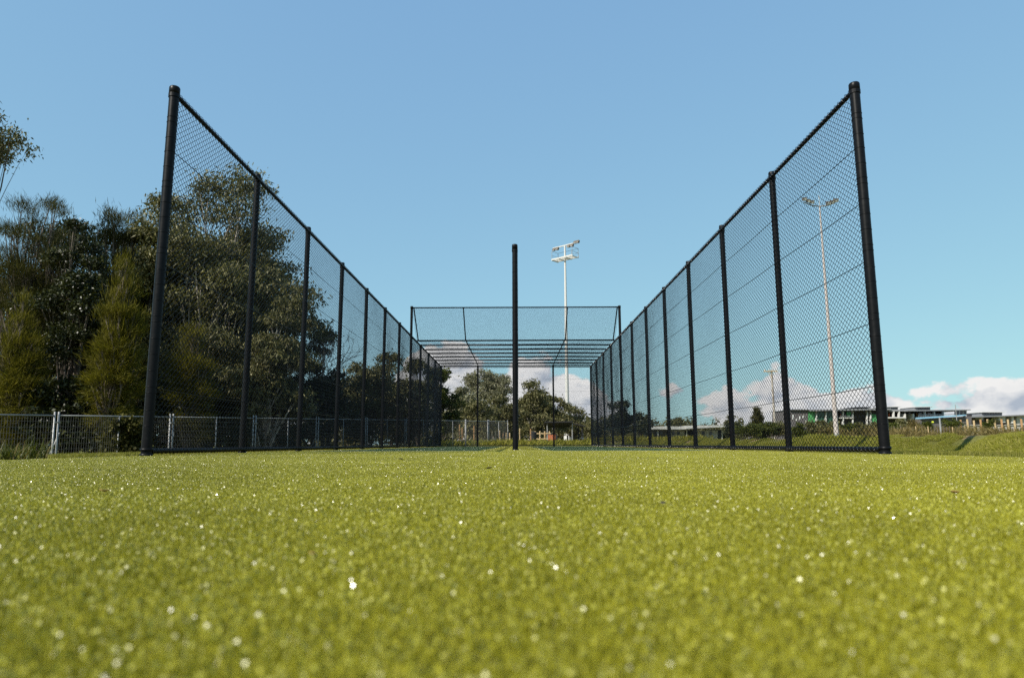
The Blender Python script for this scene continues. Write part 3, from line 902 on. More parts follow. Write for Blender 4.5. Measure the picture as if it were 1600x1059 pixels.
# shrubs and small trees beyond the right bank
for k, (px, D, top, w, kind, mt, lb) in enumerate([
        (1148, 66, 656, 30, 'broad', 'leaf_dark', 'round bush left of the pointed conifer'),
        (1168, 60, 659, 44, 'broad', 'leaf_green', 'green bush in front of the pointed conifer'),
        (1196, 62, 657, 40, 'broad', 'leaf_green', 'green bush left of the thin utility pole'),
        (1222, 64, 660, 36, 'broad', 'leaf_gum', 'bush behind the second right post'),
        (1248, 58, 664, 36, 'broad', 'leaf_green', 'bush in front of the charcoal block'),
        (1272, 60, 660, 34, 'broad', 'leaf_gum', 'bush below the bright green wall panel'),
        (1294, 62, 648, 30, 'gum', 'leaf_gum', 'small tree just left of the twin-arm light pole'),
        (1326, 58, 662, 36, 'broad', 'leaf_green', 'bush just right of the twin-arm light pole'),
        (1350, 60, 661, 34, 'broad', 'leaf_gum', 'bush just left of the near right post'),
        (1376, 62, 660, 34, 'broad', 'leaf_gum', 'bush hidden partly by the near right post'),
        (1398, 60, 656, 28, 'gum', 'leaf_green', 'young tree first to the right of the near right post'),
        (1412, 62, 648, 22, 'gum', 'leaf_gum', 'slim young tree in front of the white stairwell'),
        (1429, 58, 660, 24, 'needle', 'leaf_straw', 'straw-coloured bush in front of the blue awning'),
        (1448, 62, 661, 24, 'broad', 'leaf_green', 'low green bush below the yellow round sign'),
        (1486, 62, 654, 34, 'broad', 'leaf_green', 'bushy dark green tree left of the timber posts'),
        (1549, 90, 651, 16, 'broad', 'leaf_green', 'small tree in front of the far right building')]):
    tree_px('shrub', lb, 'shrub', px, D, top, w, .04, kind, 3600, (.17, .06) if kind != 'needle' else (.3, .03), 100 + k, mt, group='shrubs beyond the right bank', multi=2, lobes=18, lobe_r=.36, fill=.7, trunk_r=.05)
tree_px('conifer_tree', 'dark pointed conifer seen through the right fence', 'tree', 1186, 78, 637, 22, .05, 'needle', 4500, (.35, .05), 130, 'leaf_casdark', cone=.9, lobes=26, lobe_r=.34)
for k, (px, top, w) in enumerate([(1022, 663, 40), (1058, 652, 26), (1078, 661, 44), (1098, 658, 40), (1126, 661, 46), (1142, 648, 20)]):
    tree_px('gum_tree', ('far tree over the left end of the white-roofed shed', 'thin far tree sticking up over the white-roofed shed', 'far tree over the middle of the white-roofed shed',
                         'far round tree over the middle of the white-roofed shed', 'far tree over the right end of the white-roofed shed', 'far tree standing right of the white-roofed shed')[k], 'tree',
            px, 135, top, w, .05 if k != 1 else .4, 'gum', 2600, (.5, .16), 140 + k, 'leaf_gum', group='far trees over the shed', lobes=16, lobe_r=.33)


# bare-branched tree
def bare_tree(px, D, top, seed, label):
    r_ = np.random.RandomState(seed)
    b = at(px, 690, D); gz = float(ground_z(b.x, D)); H = at(px, top, D).z - gz
    root = tag(empty('bare_tree', (b.x, D, gz)), label, 'tree', GB)
    mt, mc = MB(), MB()
    def grow(p, d, ln_, rad, dep):
        pts = [p]; q = p.copy(); dd = d.copy()
        for _ in range(5):
            dd = dd + r_.randn(3) * .13 + np.array([0, 0, .05]); dd /= np.linalg.norm(dd); q = q + dd * ln_ / 5; pts.append(q.copy())
        (mt if dep == 0 else mc).tube(pts, np.linspace(rad, rad * .62, 6), 6 if dep < 2 else 4, False)
        if dep >= 5: return
        for k_ in range(4 if dep == 0 else 3):
            i_ = r_.randint(2, 6); nd = dd * .75 + unit(r_, 1)[0] * .75; nd[2] = abs(nd[2]) * .9 + .1; nd /= np.linalg.norm(nd)
            grow(np.array(pts[i_]), nd, ln_ * r_.uniform(.58, .78), rad * .55, dep + 1)
    grow(np.array([0, 0, -.2]), np.array([0, 0, 1.0]), H * .42, .10, 0)
    mt.build('trunk', M['bark'], root, True); mc.build('crown', M['bark_pale'], root, True)


bare_tree(508, 29.5, 405, 3, 'leafless tree with fine bare branches behind the third left post')

# yellow-green ground cover behind the cage and the planted strip on the right
r = np.random.RandomState(77)


def cover(name, n, xr, yr, hmax, leaf, mat, label, clumps):
    cx_ = np.stack([r.uniform(*xr, clumps), r.uniform(*yr, clumps)], -1)
    i_ = r.randint(0, clumps, n); p2 = cx_[i_] + r.randn(n, 2) * .35
    P = np.column_stack([p2, ground_z(p2[:, 0], p2[:, 1]) + r.rand(n) * (hmax * (.35 + .65 * np.sin(i_ * 7.7) ** 2))])
    A = np.array([0, 0, 1.0]) + unit(r, n) * .8
    tag(put(name, leaf_mesh(name, P, A, unit(r, n), leaf[0] * r.uniform(.5, 1.3, n), leaf[1] * r.uniform(.6, 1.3, n), M[mat])), label, 'ground cover', kind='stuff')


cover('yellow_ground_cover', 11000, (-5, 11), (37, 56), .22, (.28, .05), 'leaf_yellow', 'yellow-green ground cover plants behind the back fence', 190)
cover('dry_planting', 12000, (26, 44), (52, 60), .95, (.42, .05), 'leaf_straw', 'straw-coloured ornamental grasses beyond the right bank', 150)


def woodland(name, label, n, segs, leaf, mat, seed):
    """a far-off wood that reads as one mass: leafy clumps along a belt"""
    r_ = np.random.RandomState(seed); C = []; Rr = []
    for x0, y0, x1, y1, h0, h1, cnt in segs:
        for _ in range(cnt):
            f = r_.rand(); hh = r_.uniform(h0, h1); x, y = x0 + (x1 - x0) * f + r_.randn() * 3, y0 + (y1 - y0) * f + r_.randn() * 4
            for zz in np.arange(.6, hh, 1.5):
                rad = r_.uniform(1.1, 1.9) * (1.15 - .45 * zz / hh); C.append((x + r_.randn() * .8, y + r_.randn() * .8, float(ground_z(x, y)) + zz)); Rr.append(rad)
    C = np.array(C); Rr = np.array(Rr); i_ = r_.randint(0, len(C), n)
    P = C[i_] + unit(r_, n) * (Rr[i_] * r_.uniform(.5, 1.05, n))[:, None]
    tag(put(name, leaf_mesh(name, P, unit(r_, n) + np.array([0, 0, -.4]), unit(r_, n), leaf[0] * r_.uniform(.6, 1.3, n), leaf[1] * r_.uniform(.6, 1.3, n), M[mat])), label, 'woodland', kind='stuff')


woodland('distant_woodland', 'far-off wooded belt closing the view behind the cage', 54000, [(-70, 70, -22, 92, 4.5, 8, 70), (-22, 92, 12, 108, 2.6, 4.6, 60), (12, 108, 48, 165, 2.2, 4.4, 60), (48, 165, 120, 215, 3, 6, 60)], (.75, .30), 'leaf_gum', 5)

# ------------------------------------------------------------------ grey temporary fence on the left
FD, FX, SX, SY = 16.0, -10.66, 1.131, 3.104
SL = math.hypot(SX, SY)
FANG = math.atan2(SY, SX)


def fence_top(k): return .80 + .083 * k


def panel_meshes():
    w = SL - .09; h = 1.95
    fr = MB()
    fr.tube([(0, 0, 0), (0, 0, h + .09)], .021, 10); e1 = fr.mesh('end_tube', M['galv'], True)
    tp = MB(); tp.tube([(0, 0, h), (w, 0, h)], .017, 8); tp = tp.mesh('top_tube', M['galv'], True)
    bt = MB(); bt.tube([(0, 0, .12), (w, 0, .12)], .017, 8); bt = bt.mesh('bottom_tube', M['galv'], True)
    st = MB(); st.tube([(w / 2, -.006, .12), (w / 2, -.006, h)], .016, 8); st = st.mesh('stiffener', M['galv'], True)
    inf = MB()
    n = 52
    for k in range(1, n):
        x = w * k / n; inf.tube([(x, 0, .12), (x, 0, h)], .0034, 4, False)
    for z in np.arange(.26, h, .13): inf.tube([(.01, .005, z), (w - .01, .005, z)], .0030, 4, False)
    inf = inf.mesh('wire_infill', M['galv_wire'], True)
    stay = MB(); stay.tube([(0, 0, 1.55), (.1, .75, .02)], .014, 6); stay.tube([(.1, .75, .03), (0, .05, .06)], .014, 6); stay = stay.mesh('stay', M['galv'], True)
    cl = MB(); cl.box((.0, -.02, 0), (.13, .03, .035)); cl.tube([(.0, -.05, 0), (.0, 0, 0)], .01, 6); cl = cl.mesh('clamp', M['galv'], False)
    ft = MB(); ft.box((0, 0, .04), (.22, .55, .10)); ft = ft.mesh('foot_block', M['concrete'], False)
    return w, h, e1, tp, bt, st, inf, stay, cl, ft


pw, ph, e1, tp, bt, st, inf, stay, cl, ft = panel_meshes()
words = ['at the left edge of the photo', 'just left of the near left post', 'straddling the near left post', 'between the first and second left posts', 'behind the second left post',
         'behind the third left post', 'behind the fourth left post', 'behind the fifth left post', 'nearest the left back corner of the cage', 'first right of the left back corner', 'farthest to the right behind the cage']
rr = random.Random(5)
for n_p, k in enumerate(range(-1, 9)):
    x0, y0 = FX + SX * k, FD + SY * k
    dz = fence_top(k + .5) - ph
    slope = math.atan2(.083, SL)
    o = tag(empty('fence_panel', (x0, y0, dz - .04), FANG + rr.uniform(-.012, .012)), 'grey weldmesh temporary fence panel ' + words[n_p], 'fence panel', 'temporary fence panels')
    o.rotation_euler.y = -slope
    put('end_tube', e1, o); put('end_tube', e1, o, (pw, 0, 0))
    put('top_tube', tp, o); put('bottom_tube', bt, o); put('stiffener', st, o); put('wire_infill', inf, o)
    put('foot_block', ft, o, (-.045, 0, -.02))
    c_ = put('clamp', cl, o, (-.045, 0, ph - .16)); put('clamp', cl, o, (-.045, 0, .55))
    if k in (0, 1, 3, 5, 6): put('stay', stay, o, (.06, .02, 0), (0, 0, -.5 if k == 1 else .2))


# ------------------------------------------------------------------ light masts and poles
def mast():
    b = at(887, 686, 83); gz = float(ground_z(b.x, 83))
    root = tag(empty('light_mast', (b.x, 83, gz), math.radians(-42)), 'tall white floodlight mast with a railed service platform', 'light mast')
    top = at(882, 383, 83).z - gz; pz = at(881, 404, 83).z - gz
    mb = MB(); zs = np.linspace(0, top, 10); mb.tube([(0, 0, z) for z in zs], np.linspace(.27, .105, 10), 16); mb.build('pole', M['white_pole'], root, True)
    mb = MB(); mb.lathe([(.62, 0), (.62, .06), (.46, .07), (.46, .7), (.36, 1.1)], 16); mb.build('base_flange', M['white_pole'], root, True)
    w, d = 3.2, 1.25
    fl = MB()
    for y in np.linspace(-d / 2, d / 2, 9): fl.box((0, y, pz), (w, .06, .03))
    for x in (-w / 2, -w / 6, w / 6, w / 2): fl.box((x, 0, pz - .07), (.08, d + .06, .10))
    pf = fl.build('platform', M['white_pole'], root)
    mb = MB(); mb.box((0, -d / 2 - .03, pz + .03), (w + .1, .03, .15)); mb.box((0, d / 2 + .03, pz + .03), (w + .1, .03, .15)); mb.build('toe_board', M['white_pole'], pf)
    rl = MB()
    for x in (-w / 2, w / 2):
        for y in (-d / 2, d / 2): rl.tube([(x, y, pz), (x, y, pz + 1.1)], .03, 6)
    for x in (-w / 6, w / 6): rl.tube([(x, d / 2, pz), (x, d / 2, pz + 1.1)], .022, 6)
    for z in (.55, 1.1):
        rl.tube([(-w / 2, d / 2, pz + z), (w / 2, d / 2, pz + z)], .02, 6)
        for x in (-w / 2, w / 2): rl.tube([(x, -d / 2, pz + z), (x, d / 2, pz + z)], .02, 6)
    rl.build('railing', M['galv'], pf, True)
    mb = MB(); mb.box((0, 0, top - .05), (3.8, .12, .12)); mb.build('lamp_bar', M['white_pole'], root)
    lm = MB(); lm.box((0, -.05, 0), (.42, .14, .36), 0, math.radians(-28)); lm.box((0, .10, .02), (.30, .22, .30), 0, math.radians(-28)); lm = lm.mesh('floodlight', M['lamp'], False)
    gl = MB(); gl.box((0, -.14, -.045), (.34, .012, .28), 0, math.radians(-28)); gl = gl.mesh('lens', M['lamp_glass'], False)
    for x, dz in ((-1.65, -.22), (-1.15, -.22), (.7, -.24), (1.2, -.24), (1.7, .04), (2.1, .04)):
        f = put('floodlight', lm, root, (x, -.1, top - .05 + dz)); put('lens', gl, f)


mast()


def twin_pole():
    D = 50; b = at(1307.5, 684, D); gz = float(ground_z(b.x, D))
    root = tag(empty('light_pole', (b.x, D, gz)), 'slim pinkish light pole with twin curved arms seen through the right fence', 'light pole')
    H = at(1285, 322, D).z - gz
    mb = MB(); zs = np.linspace(0, H, 10); mb.tube([(0, 0, z) for z in zs], np.linspace(.175, .050, 10), 14); mb.build('pole', M['pink_pole'], root, True)
    mb = MB(); mb.lathe([(.30, 0), (.30, .05), (.19, .06), (.18, .5)], 14); mb.build('base_plate', M['galv'], root, True)
    mb = MB(); mb.tube([(0, 0, H), (0, 0, H + .9)], .02, 6); mb.build('finial', M['white_pole'], root, True)
    lm = MB(); lm.box((0, 0, 0), (.28, .26, .24), 0, .5); lm.box((0, .12, .06), (.22, .16, .2), 0, .5); lm = lm.mesh('floodlight', M['lamp'], False)
    gl = MB(); gl.box((0, -.15, -.09), (.22, .02, .18), 0, .5); gl = gl.mesh('lens', M['lamp_glass'], False)
    for s in (-1, 1):
        pts = [(s * u * 1.15, -.1 * u, H - .02 + .26 * u ** 2.4) for u in np.linspace(0, 1.08, 9)]
        mb = MB(); mb.tube(pts, np.linspace(.05, .035, 9), 8); a = mb.build('arm', M['galv'], root, True)
        for k_ in range(3):
            u = .52 + .25 * k_; p = (s * u * 1.18, -.1 * u, H + .12 + .26 * u ** 2.4)
            f = put('floodlight', lm, root, (p[0], p[1] - .08, p[2] + (.1 if s < 0 else 0))); put('lens', gl, f)


twin_pole()


def utility_pole(px, D, top, base_y, r0, arm, label, mat):
    b = at(px, base_y, D); gz = float(ground_z(b.x, D)); H = at(px, top, D).z - gz
    root = tag(empty('utility_pole', (b.x, D, gz)), label, 'pole')
    mb = MB(); mb.tube([(0, 0, -.2), (0, 0, H * .5), (0, 0, H)], [r0, r0 * .85, r0 * .7], 10); mb.build('shaft', M[mat], root, True)
    if arm:
        mb = MB(); mb.box((-arm * .1, -.12, H - .15), (arm, .09, .11)); mb.tube([(-arm * .3, -.1, H - .2), (0, -.1, H - .8)], .025, 6); c = mb.build('crossarm', M['timber_pale'], root)
        for x in (-.5, -.2, .3):
            mb = MB(); mb.lathe([(.05, 0), (.06, .06), (.035, .12), (.05, .16), (0, .2)], 8, (x * arm, -.12, H - .09)); mb.build('insulator', M['white'], c, True)
    else:
        mb = MB(); mb.lathe([(r0 * .75, 0), (r0 * .9, .03), (0, .08)], 10, (0, 0, H)); mb.build('cap', M[mat], root, True)


utility_pole(1212, 72, 578, 686, .14, 1.5, 'thin utility pole with a short crossarm behind the right fence', 'bark_pale')
utility_pole(1470.5, 56, 653, 678, .09, 0, 'short grey bollard-like post in front of the blue awning', 'galv')
utility_pole(1497, 75, 633, 676, .05, 0, 'thin lamp post at the right end of the main building', 'galv')


# ------------------------------------------------------------------ buildings
class Bld:
    """a building whose front plane faces the camera at distance D; sizes read in metres from pixel columns and rows"""
    def __init__(s, name, label, D, px):
        s.D = D; b = at(px, 690, D); s.o = Vector((b.x, D, float(ground_z(b.x, D))))
        s.root = tag(empty(name, s.o), label, 'building')

    def part(s, name, mat, x0, y0, x1, y1, front=0.0, depth=.3, parent=None, y0r=None, y1r=None, label=None):
        """front: metres in front of (-) or behind (+) the front plane; y0r/y1r: rows at the right end for raked pieces"""
        D = s.D
        tl, tr = at(x0, y0, D) - s.o, at(x1, y0 if y0r is None else y0r, D) - s.o
        bl, br = at(x0, y1, D) - s.o, at(x1, y1 if y1r is None else y1r, D) - s.o
        f, k = front, front + depth
        mb = MB()
        mb.hexa([(bl.x, f, bl.z), (br.x, f, br.z), (br.x, k, br.z), (bl.x, k, bl.z), (tl.x, f, tl.z), (tr.x, f, tr.z), (tr.x, k, tr.z), (tl.x, k, tl.z)])
        o = mb.build(name, M[mat], s.root if parent is None else parent)
        if label: o['label'] = label
        return o


B = Bld('school_building', 'long two-storey building with green panels, white columns and roof lanterns', 130, 1320)
w = B.part('wall', 'brickgrey', 1234, 640.5, 1262.5, 694, 0, 9, label='charcoal clad block at the left end')
for x, y, hh in ((1238, 648, 7), (1243.5, 654, 3), (1248.5, 650, 6), (1254, 649, 4), (1258, 656, 5)):
    f = B.part('window', 'white', x, y, x + 1.9, y + hh, -.06, .1, w); B.part('pane', 'lamp_glass', x + .3, y + .4, x + 1.6, y + hh - .4, -.09, .06, w)
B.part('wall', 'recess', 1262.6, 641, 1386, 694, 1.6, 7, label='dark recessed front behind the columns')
for x0, x1, y0, y1, mt in ((1262.6, 1273.5, 642.5, 664, 'green_panel'), (1277, 1288, 642.5, 662, 'green_dark'), (1323.5, 1330, 643.5, 651, 'green_panel'), (1361.5, 1373, 647, 664, 'green_panel'), (1290.5, 1302, 643, 662, 'green_dark')):
    for k in range(4):
        a_ = x0 + (x1 - x0) * k / 4; B.part('panel', mt, a_ + .12, y0, x0 + (x1 - x0) * (k + 1) / 4 - .12, y1, .05 + .05 * (k % 2), .4)
for x in (1274.3, 1289, 1302.6, 1316, 1331, 1353.5, 1358.8, 1374.5): B.part('column', 'white', x, 642.4, x + 1.4, 668, -.3, .5)
for x in (1315.4, 1391.8): B.part('door', 'orange', x + 1.2, 645.5, x + 2.6, 651.5, .95, .2)
B.part('balcony_slab', 'concrete', 1311, 652.2, 1332.5, 653.6, -.4, 2.0)
b = B.part('balcony_rail', 'galv', 1311, 649.4, 1332.5, 649.8, -.4, .06)
for k in range(14): B.part('baluster', 'galv', 1311.2 + 1.58 * k, 649.8, 1311.5 + 1.58 * k, 652.2, -.37, .04, b)
B.part('roof', 'rooflight', 1232.5, 639.4, 1262.8, 640.5, -.5, 10)
B.part('roof', 'rooflight', 1262.8, 640.0, 1388, 642.3, -1.0, 10, y0r=638.4, y1r=640.6)
l_ = B.part('lantern', 'recess', 1345, 635.5, 1366, 639.8, 2, 5); B.part('lantern_roof', 'rooflight', 1343.5, 634.6, 1367.5, 635.5, 1.4, 6.2, l_)
for k in range(5): B.part('pane', 'glass', 1345.6 + 4.1 * k, 636, 1349 + 4.1 * k, 638.6, 1.95, .1, l_)
# right-hand wing with balcony
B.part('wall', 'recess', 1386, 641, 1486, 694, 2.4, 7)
B.part('roof', 'rooflight', 1386, 640.4, 1420, 642.6, -.8, 10)
B.part('roof', 'rooflight', 1409, 641.6, 1505, 643.0, -2.2, 11.5, y0r=640.2, y1r=641.6)
for a_, e_, y in ((1388, 1411, 634.2), (1436, 1462, 634.4)):
    l_ = B.part('lantern', 'rooflight', a_, y + 1, e_ - 1, y + 6.6, 1.5, 5); B.part('lantern_roof', 'white', a_ - 1, y + .6, e_ + 2, y + 1.2, .8, 6.4, l_, y0r=y, y1r=y + .8)
    for k in range(5):
        q_ = (e_ - a_ - 8) / 5; B.part('pane', 'glass', a_ + 6 + q_ * k, y + 2, a_ + 6 + q_ * (k + .85), y + 4.6, 1.42, .1, l_)
B.part('wall', 'white', 1395.5, 639.6, 1408, 643.2, .4, 1.0, label='white stair head under the lantern')
B.part('floor_slab', 'white', 1386, 651.6, 1412, 653.4, -.8, 3.5)
B.part('wall', 'white', 1411.2, 646.2, 1413.2, 664, -.5, 2.5); B.part('wall', 'white', 1423.2, 646.5, 1426, 656, -.6, 2.8)
for k in range(3): B.part('panel', 'green_panel', 1413.4 + 1.6 * k, 647.2, 1414.8 + 1.6 * k, 656, .6, .4)
for x in (1392.5, 1400.8, 1441, 1455.5, 1469.5): B.part('column', 'white', x, 642.8, x + 1.6, 651.5, -.8, .5)
for x in (1442.8, 1457.4, 1471.4): B.part('door', 'timber', x, 644.5, x + 1.5, 651, 2.2, .2)
for x in (1428, 1446.5, 1461, 1474, 1479.5): B.part('window', 'glass', x, 643.6, x + 5.0, 649.8, 2.3, .15)
b = B.part('balcony_rail', 'galv', 1427, 647.6, 1486, 648.0, -1.6, .06, y0r=647.0, y1r=647.4)
for k in range(30): B.part('baluster', 'galv', 1427.5 + 2 * k, 648.0 - .02 * k, 1427.9 + 2 * k, 651.6 - .05 * k, -1.57, .04, b)
B.part('window', 'glass', 1486, 642, 1502.5, 650.4, -1.4, .4, y1r=649.5, label='angled glazed bay at the right end')
for k in range(4): B.part('mullion', 'white', 1485.8 + 5.3 * k, 641.8, 1486.6 + 5.3 * k, 650.4, -1.5, .2)
B.part('awning', 'blue', 1425, 652.6, 1458, 655.0, -3.2, 2.2, y0r=650.8, y1r=653.0); B.part('awning', 'blue', 1458, 650.8, 1492, 653.0, -3.2, 2.2, y0r=648.6, y1r=650.2)
B.part('wall', 'brickgrey', 1425.5, 655.0, 1505, 694, -2.4, 3.0, y0r=650.6, label='charcoal curved wall below the awning')

B2 = Bld('pavilion_building', 'low grey-roofed building at the right edge with a flat roof lantern', 150, 1560)
B2.part('wall', 'brickgrey', 1500, 652, 1546, 694, 1.5, 9)
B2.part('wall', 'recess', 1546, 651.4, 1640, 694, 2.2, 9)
B2.part('roof', 'rooflight', 1497, 651.4, 1560, 653.0, -1.5, 14, y0r=649.3, y1r=650.9); B2.part('roof', 'rooflight', 1560, 649.3, 1645, 650.9, -1.5, 14, y0r=645.6, y1r=647.4)
l_ = B2.part('lantern', 'rooflight', 1543.5, 643.6, 1576, 649.8, 2, 6); B2.part('lantern_roof', 'white', 1541.5, 642.6, 1578, 643.6, 1.2, 8, l_)
for k in range(7): B2.part('pane', 'glass', 1544.5 + 4.3 * k, 644.3, 1548.2 + 4.3 * k, 646.8, 1.9, .12, l_)
B2.part('roof_vent', 'dark_metal', 1527.5, 646, 1533, 650.6, 3, 2)
for a_, e_, y0, y1 in ((1529.6, 1533, 650.8, 655.5), (1557.5, 1562, 649.8, 657), (1563, 1568, 649.4, 660), (1577.5, 1581, 649, 662)): B2.part('wall', 'white', a_, y0, e_, y1, -.6, 2.0)
B2.part('wall', 'concrete', 1587, 648.6, 1645, 672, -.3, 2.0)
for x in (1535, 1540, 1552.5, 1569, 1573): B2.part('window', 'glass', x, 651.6, x + 3.4, 657.5, 1.3 if x < 1546 else 1.9, .2)
B2.part('sign', 'blue', 1594.5, 652.5, 1596.8, 655.6, -.4, .08)

B3 = Bld('storage_shed', 'low shed with a white fascia roof seen through the right fence', 95, 1075)
B3.part('wall', 'concrete', 1090, 672, 1123, 694, .5, 6); B3.part('wall', 'concrete', 1046, 672, 1072, 694, .9, 6); B3.part('wall', 'brickgrey', 1012, 671, 1046, 694, 1.2, 6); B3.part('wall', 'recess', 1072, 671, 1090, 694, 2.2, 5); B3.part('wall', 'recess', 1123, 671, 1136, 694, 2.4, 4)
B3.part('roof', 'white', 1000, 666.2, 1068, 670.6, -1.2, 9, y1r=670.9); B3.part('roof', 'white', 1068, 665.2, 1138, 670.2, -1.8, 9.5, y0r=664.4, y1r=666.6)
for x in (1026, 1070.5, 1125.5): B3.part('column', 'white', x, 670.9, x + 1.1, 692, -.7, .2)
for x in (1028, 1034, 1052, 1060, 1098, 1110): B3.part('window', 'glass', x, 674, x + 4, 679, .38 if x > 1085 else (.78 if x > 1046 else 1.08), .1)

# yellow round sign
p = at(1457.6, 659.2, 126)
o = tag(empty('round_sign', p), 'small round yellow-green sign on the charcoal wall', 'sign')
mb = MB(); mb.tube([(0, 0, 0), (0, .08, 0)], .19, 16); mb.build('disc', M['yellow'], o, True)
mb = MB(); mb.tube([(0, .08, 0), (0, 1.7, 0)], .05, 8); mb.build('bracket', M['dark_metal'], o, True)

# retaining wall with timber fence posts on it
b = at(1555, 690, 95); zt = at(1555, 664.2, 95).z; zb = -.6
o = tag(empty('retaining_wall', (b.x, 95, 0)), 'long pale concrete retaining wall at the right edge', 'wall')
x0, x1 = at(1506, 668, 95).x - b.x, at(1660, 668, 95).x - b.x
for k in range(10):
    a_, e_ = x0 + (x1 - x0) * k / 10, x0 + (x1 - x0) * (k + 1) / 10
    mb = MB(); mb.box(((a_ + e_) / 2, .15, (zt + zb) / 2), (e_ - a_ - .02, .3, zt - zb)); mb.build('panel', M['concrete'], o)
mb = MB(); mb.box(((x0 + x1) / 2, .13, zt + .04), (x1 - x0, .42, .08)); mb.build('coping', M['concrete'], o)
o = tag(empty('post_fence', (b.x, 94.6, 0)), 'row of orange timber posts with black rails before the pale wall', 'fence')
zp = at(1555, 655.4, 94.6).z
for k, px in enumerate((1502, 1512.4, 1522.6, 1533.2, 1544, 1555.2, 1566, 1576, 1586, 1597, 1608)):
    q_ = at(px, 668, 94.6).x - b.x; mb = MB(); mb.box((q_, 0, (zp + zb) / 2 + .1 * math.sin(k * 2.2)), (.17, .15, zp - zb)); mb.build('post', M['timber_pale' if k % 3 else 'timber'], o)
for z in (at(1555, 661.5, 94.6).z, at(1555, 670.8, 94.6).z):
    mb = MB(); mb.box(((x0 + x1) / 2, .10, z), (x1 - x0, .04, .07)); mb.build('rail', M['dark_metal'], o)

# picket fence in the dry planting
o = tag(empty('picket_fence', (at(1440, 690, 57).x, 57, 0)), 'low weathered paling fence in the straw grasses right of the near right post', 'fence')
bx0 = at(1440, 690, 57).x
for k in range(26):
    px = 1388 + 4.8 * k; q_ = at(px, 672, 57).x - bx0; zt_ = at(px, 666.5 + 1.2 * math.sin(k * 2.7), 57).z
    mb = MB(); mb.box((q_, .02 * math.sin(k), zt_ / 2), (.075, .025, zt_)); mb.build('paling', M['timber_pale' if k % 4 == 1 else 'bark'], o)
mb = MB(); mb.box((at(1448, 672, 57).x - bx0, .05, .75), (at(1508, 672, 57).x - at(1388, 672, 57).x, .04, .06)); mb.build('rail', M['bark'], o)


# ------------------------------------------------------------------ shelter and small things behind the cage
D = 60
b = at(882, 690, D); gz = float(ground_z(b.x, D))
o = tag(empty('park_shelter', (b.x, D, gz)), 'dark flat-roofed picnic shelter beside the tall light mast', 'shelter')
def lx(px): return at(px, 670, D).x - b.x
def lz(py): return at(880, py, D).z - gz
rf = MB(); n = 12
a_, e_ = lx(850), lx(893)
mb = MB(); mb.hexa([(a_, -1.6, lz(661.0)), (e_, -1.6, lz(660.5)), (e_, 2.2, lz(666.5)), (a_, 2.2, lz(667.0)), (a_, -1.6, lz(661.0) + .09), (e_, -1.6, lz(660.5) + .09), (e_, 2.2, lz(666.5) + .09), (a_, 2.2, lz(667.0) + .09)]); roof = mb.build('roof', M['dark_metal'], o)
for k in range(n):
    q_ = a_ + (e_ - a_) * (k + .5) / n; mb = MB(); mb.tube([(q_, -1.62, lz(660.8) + .10), (q_, 2.2, lz(666.8) + .10)], .03, 5); mb.build('roof_rib', M['dark_metal'], roof, True)
a2, e2 = lx(892), lx(913)
mb = MB(); mb.hexa([(a2, -1.0, lz(662.4)), (e2, -1.0, lz(666.8)), (e2, 1.8, lz(666.2)), (a2, 1.8, lz(660.6)), (a2, -1.0, lz(662.4) + .08), (e2, -1.0, lz(666.8) + .08), (e2, 1.8, lz(666.2) + .08), (a2, 1.8, lz(660.6) + .08)]); mb.build('roof', M['dark_metal'], o)
for px, y, tp_ in ((854.2, -1.2, 661.8), (863.5, 1.6, 666.2), (892.5, -1.1, 661.8), (908.3, -.7, 666), (906, 1.4, 664.8)):
    mb = MB(); mb.tube([(lx(px), y, -.1), (lx(px), y, lz(tp_))], .055, 8); mb.build('post', M['galv' if px < 900 else 'dark_metal'], o, True)
mb = MB(); mb.box((lx(876), .2, .72), (1.7, .75, .05)); tb = mb.build('table_top', M['timber'], o)
for s in (-1, 1): mb = MB(); mb.box((lx(876) + s * .6, .2, .33), (.08, .5, .74)); mb.build('table_leg', M['dark_metal'], o)

b = at(862, 690, 56); gz = float(ground_z(b.x, 56))
o = tag(empty('bin_enclosure', (b.x, 56, gz)), 'small terracotta-coloured bin enclosure under the shelter', 'bin enclosure')
for k in range(4):
    mb = MB(); mb.box((-.22 + .145 * k, 0, .38), (.132, .06, .76)); mb.build('slat', M['orange'], o)
mb = MB(); mb.box((.42, .28, .36), (.10, .6, .72)); mb.build('side_panel', M['dark_metal'], o)
mb = MB(); mb.box((.05, .3, .80), (.8, .7, .05)); mb.build('lid', M['dark_metal'], o)
b = at(833, 690, 55); gz = float(ground_z(b.x, 55))
o = tag(empty('litter_bin', (b.x, 55, gz)), 'dark litter bin right of the centre post', 'bin')
mb = MB(); mb.lathe([(.0, 0), (.24, 0), (.27, .85)], 14); mb.build('body', M['dark_metal'], o, True)
mb = MB(); mb.lathe([(.29, .85), (.29, .93), (.12, 1.0), (0, 1.0)], 14); mb.build('lid', M['dark_metal'], o, True)

o = tag(empty('rail_fence', (at(850, 690, 58).x, 58, 0)), 'short pale timber rail fence left of the shelter', 'fence')
for k, px in enumerate((836, 843.5, 851, 858.5)):
    mb = MB(); mb.box((at(px, 680, 58).x - o.location.x, 0, .55), (.09, .09, 1.3)); mb.build('post', M['timber_pale'], o)
for z in (.55, 1.0):
    mb = MB(); mb.box((at(847, 680, 58).x - o.location.x, -.05, z), (1.5, .04, .09)); mb.build('rail', M['timber_pale'], o)

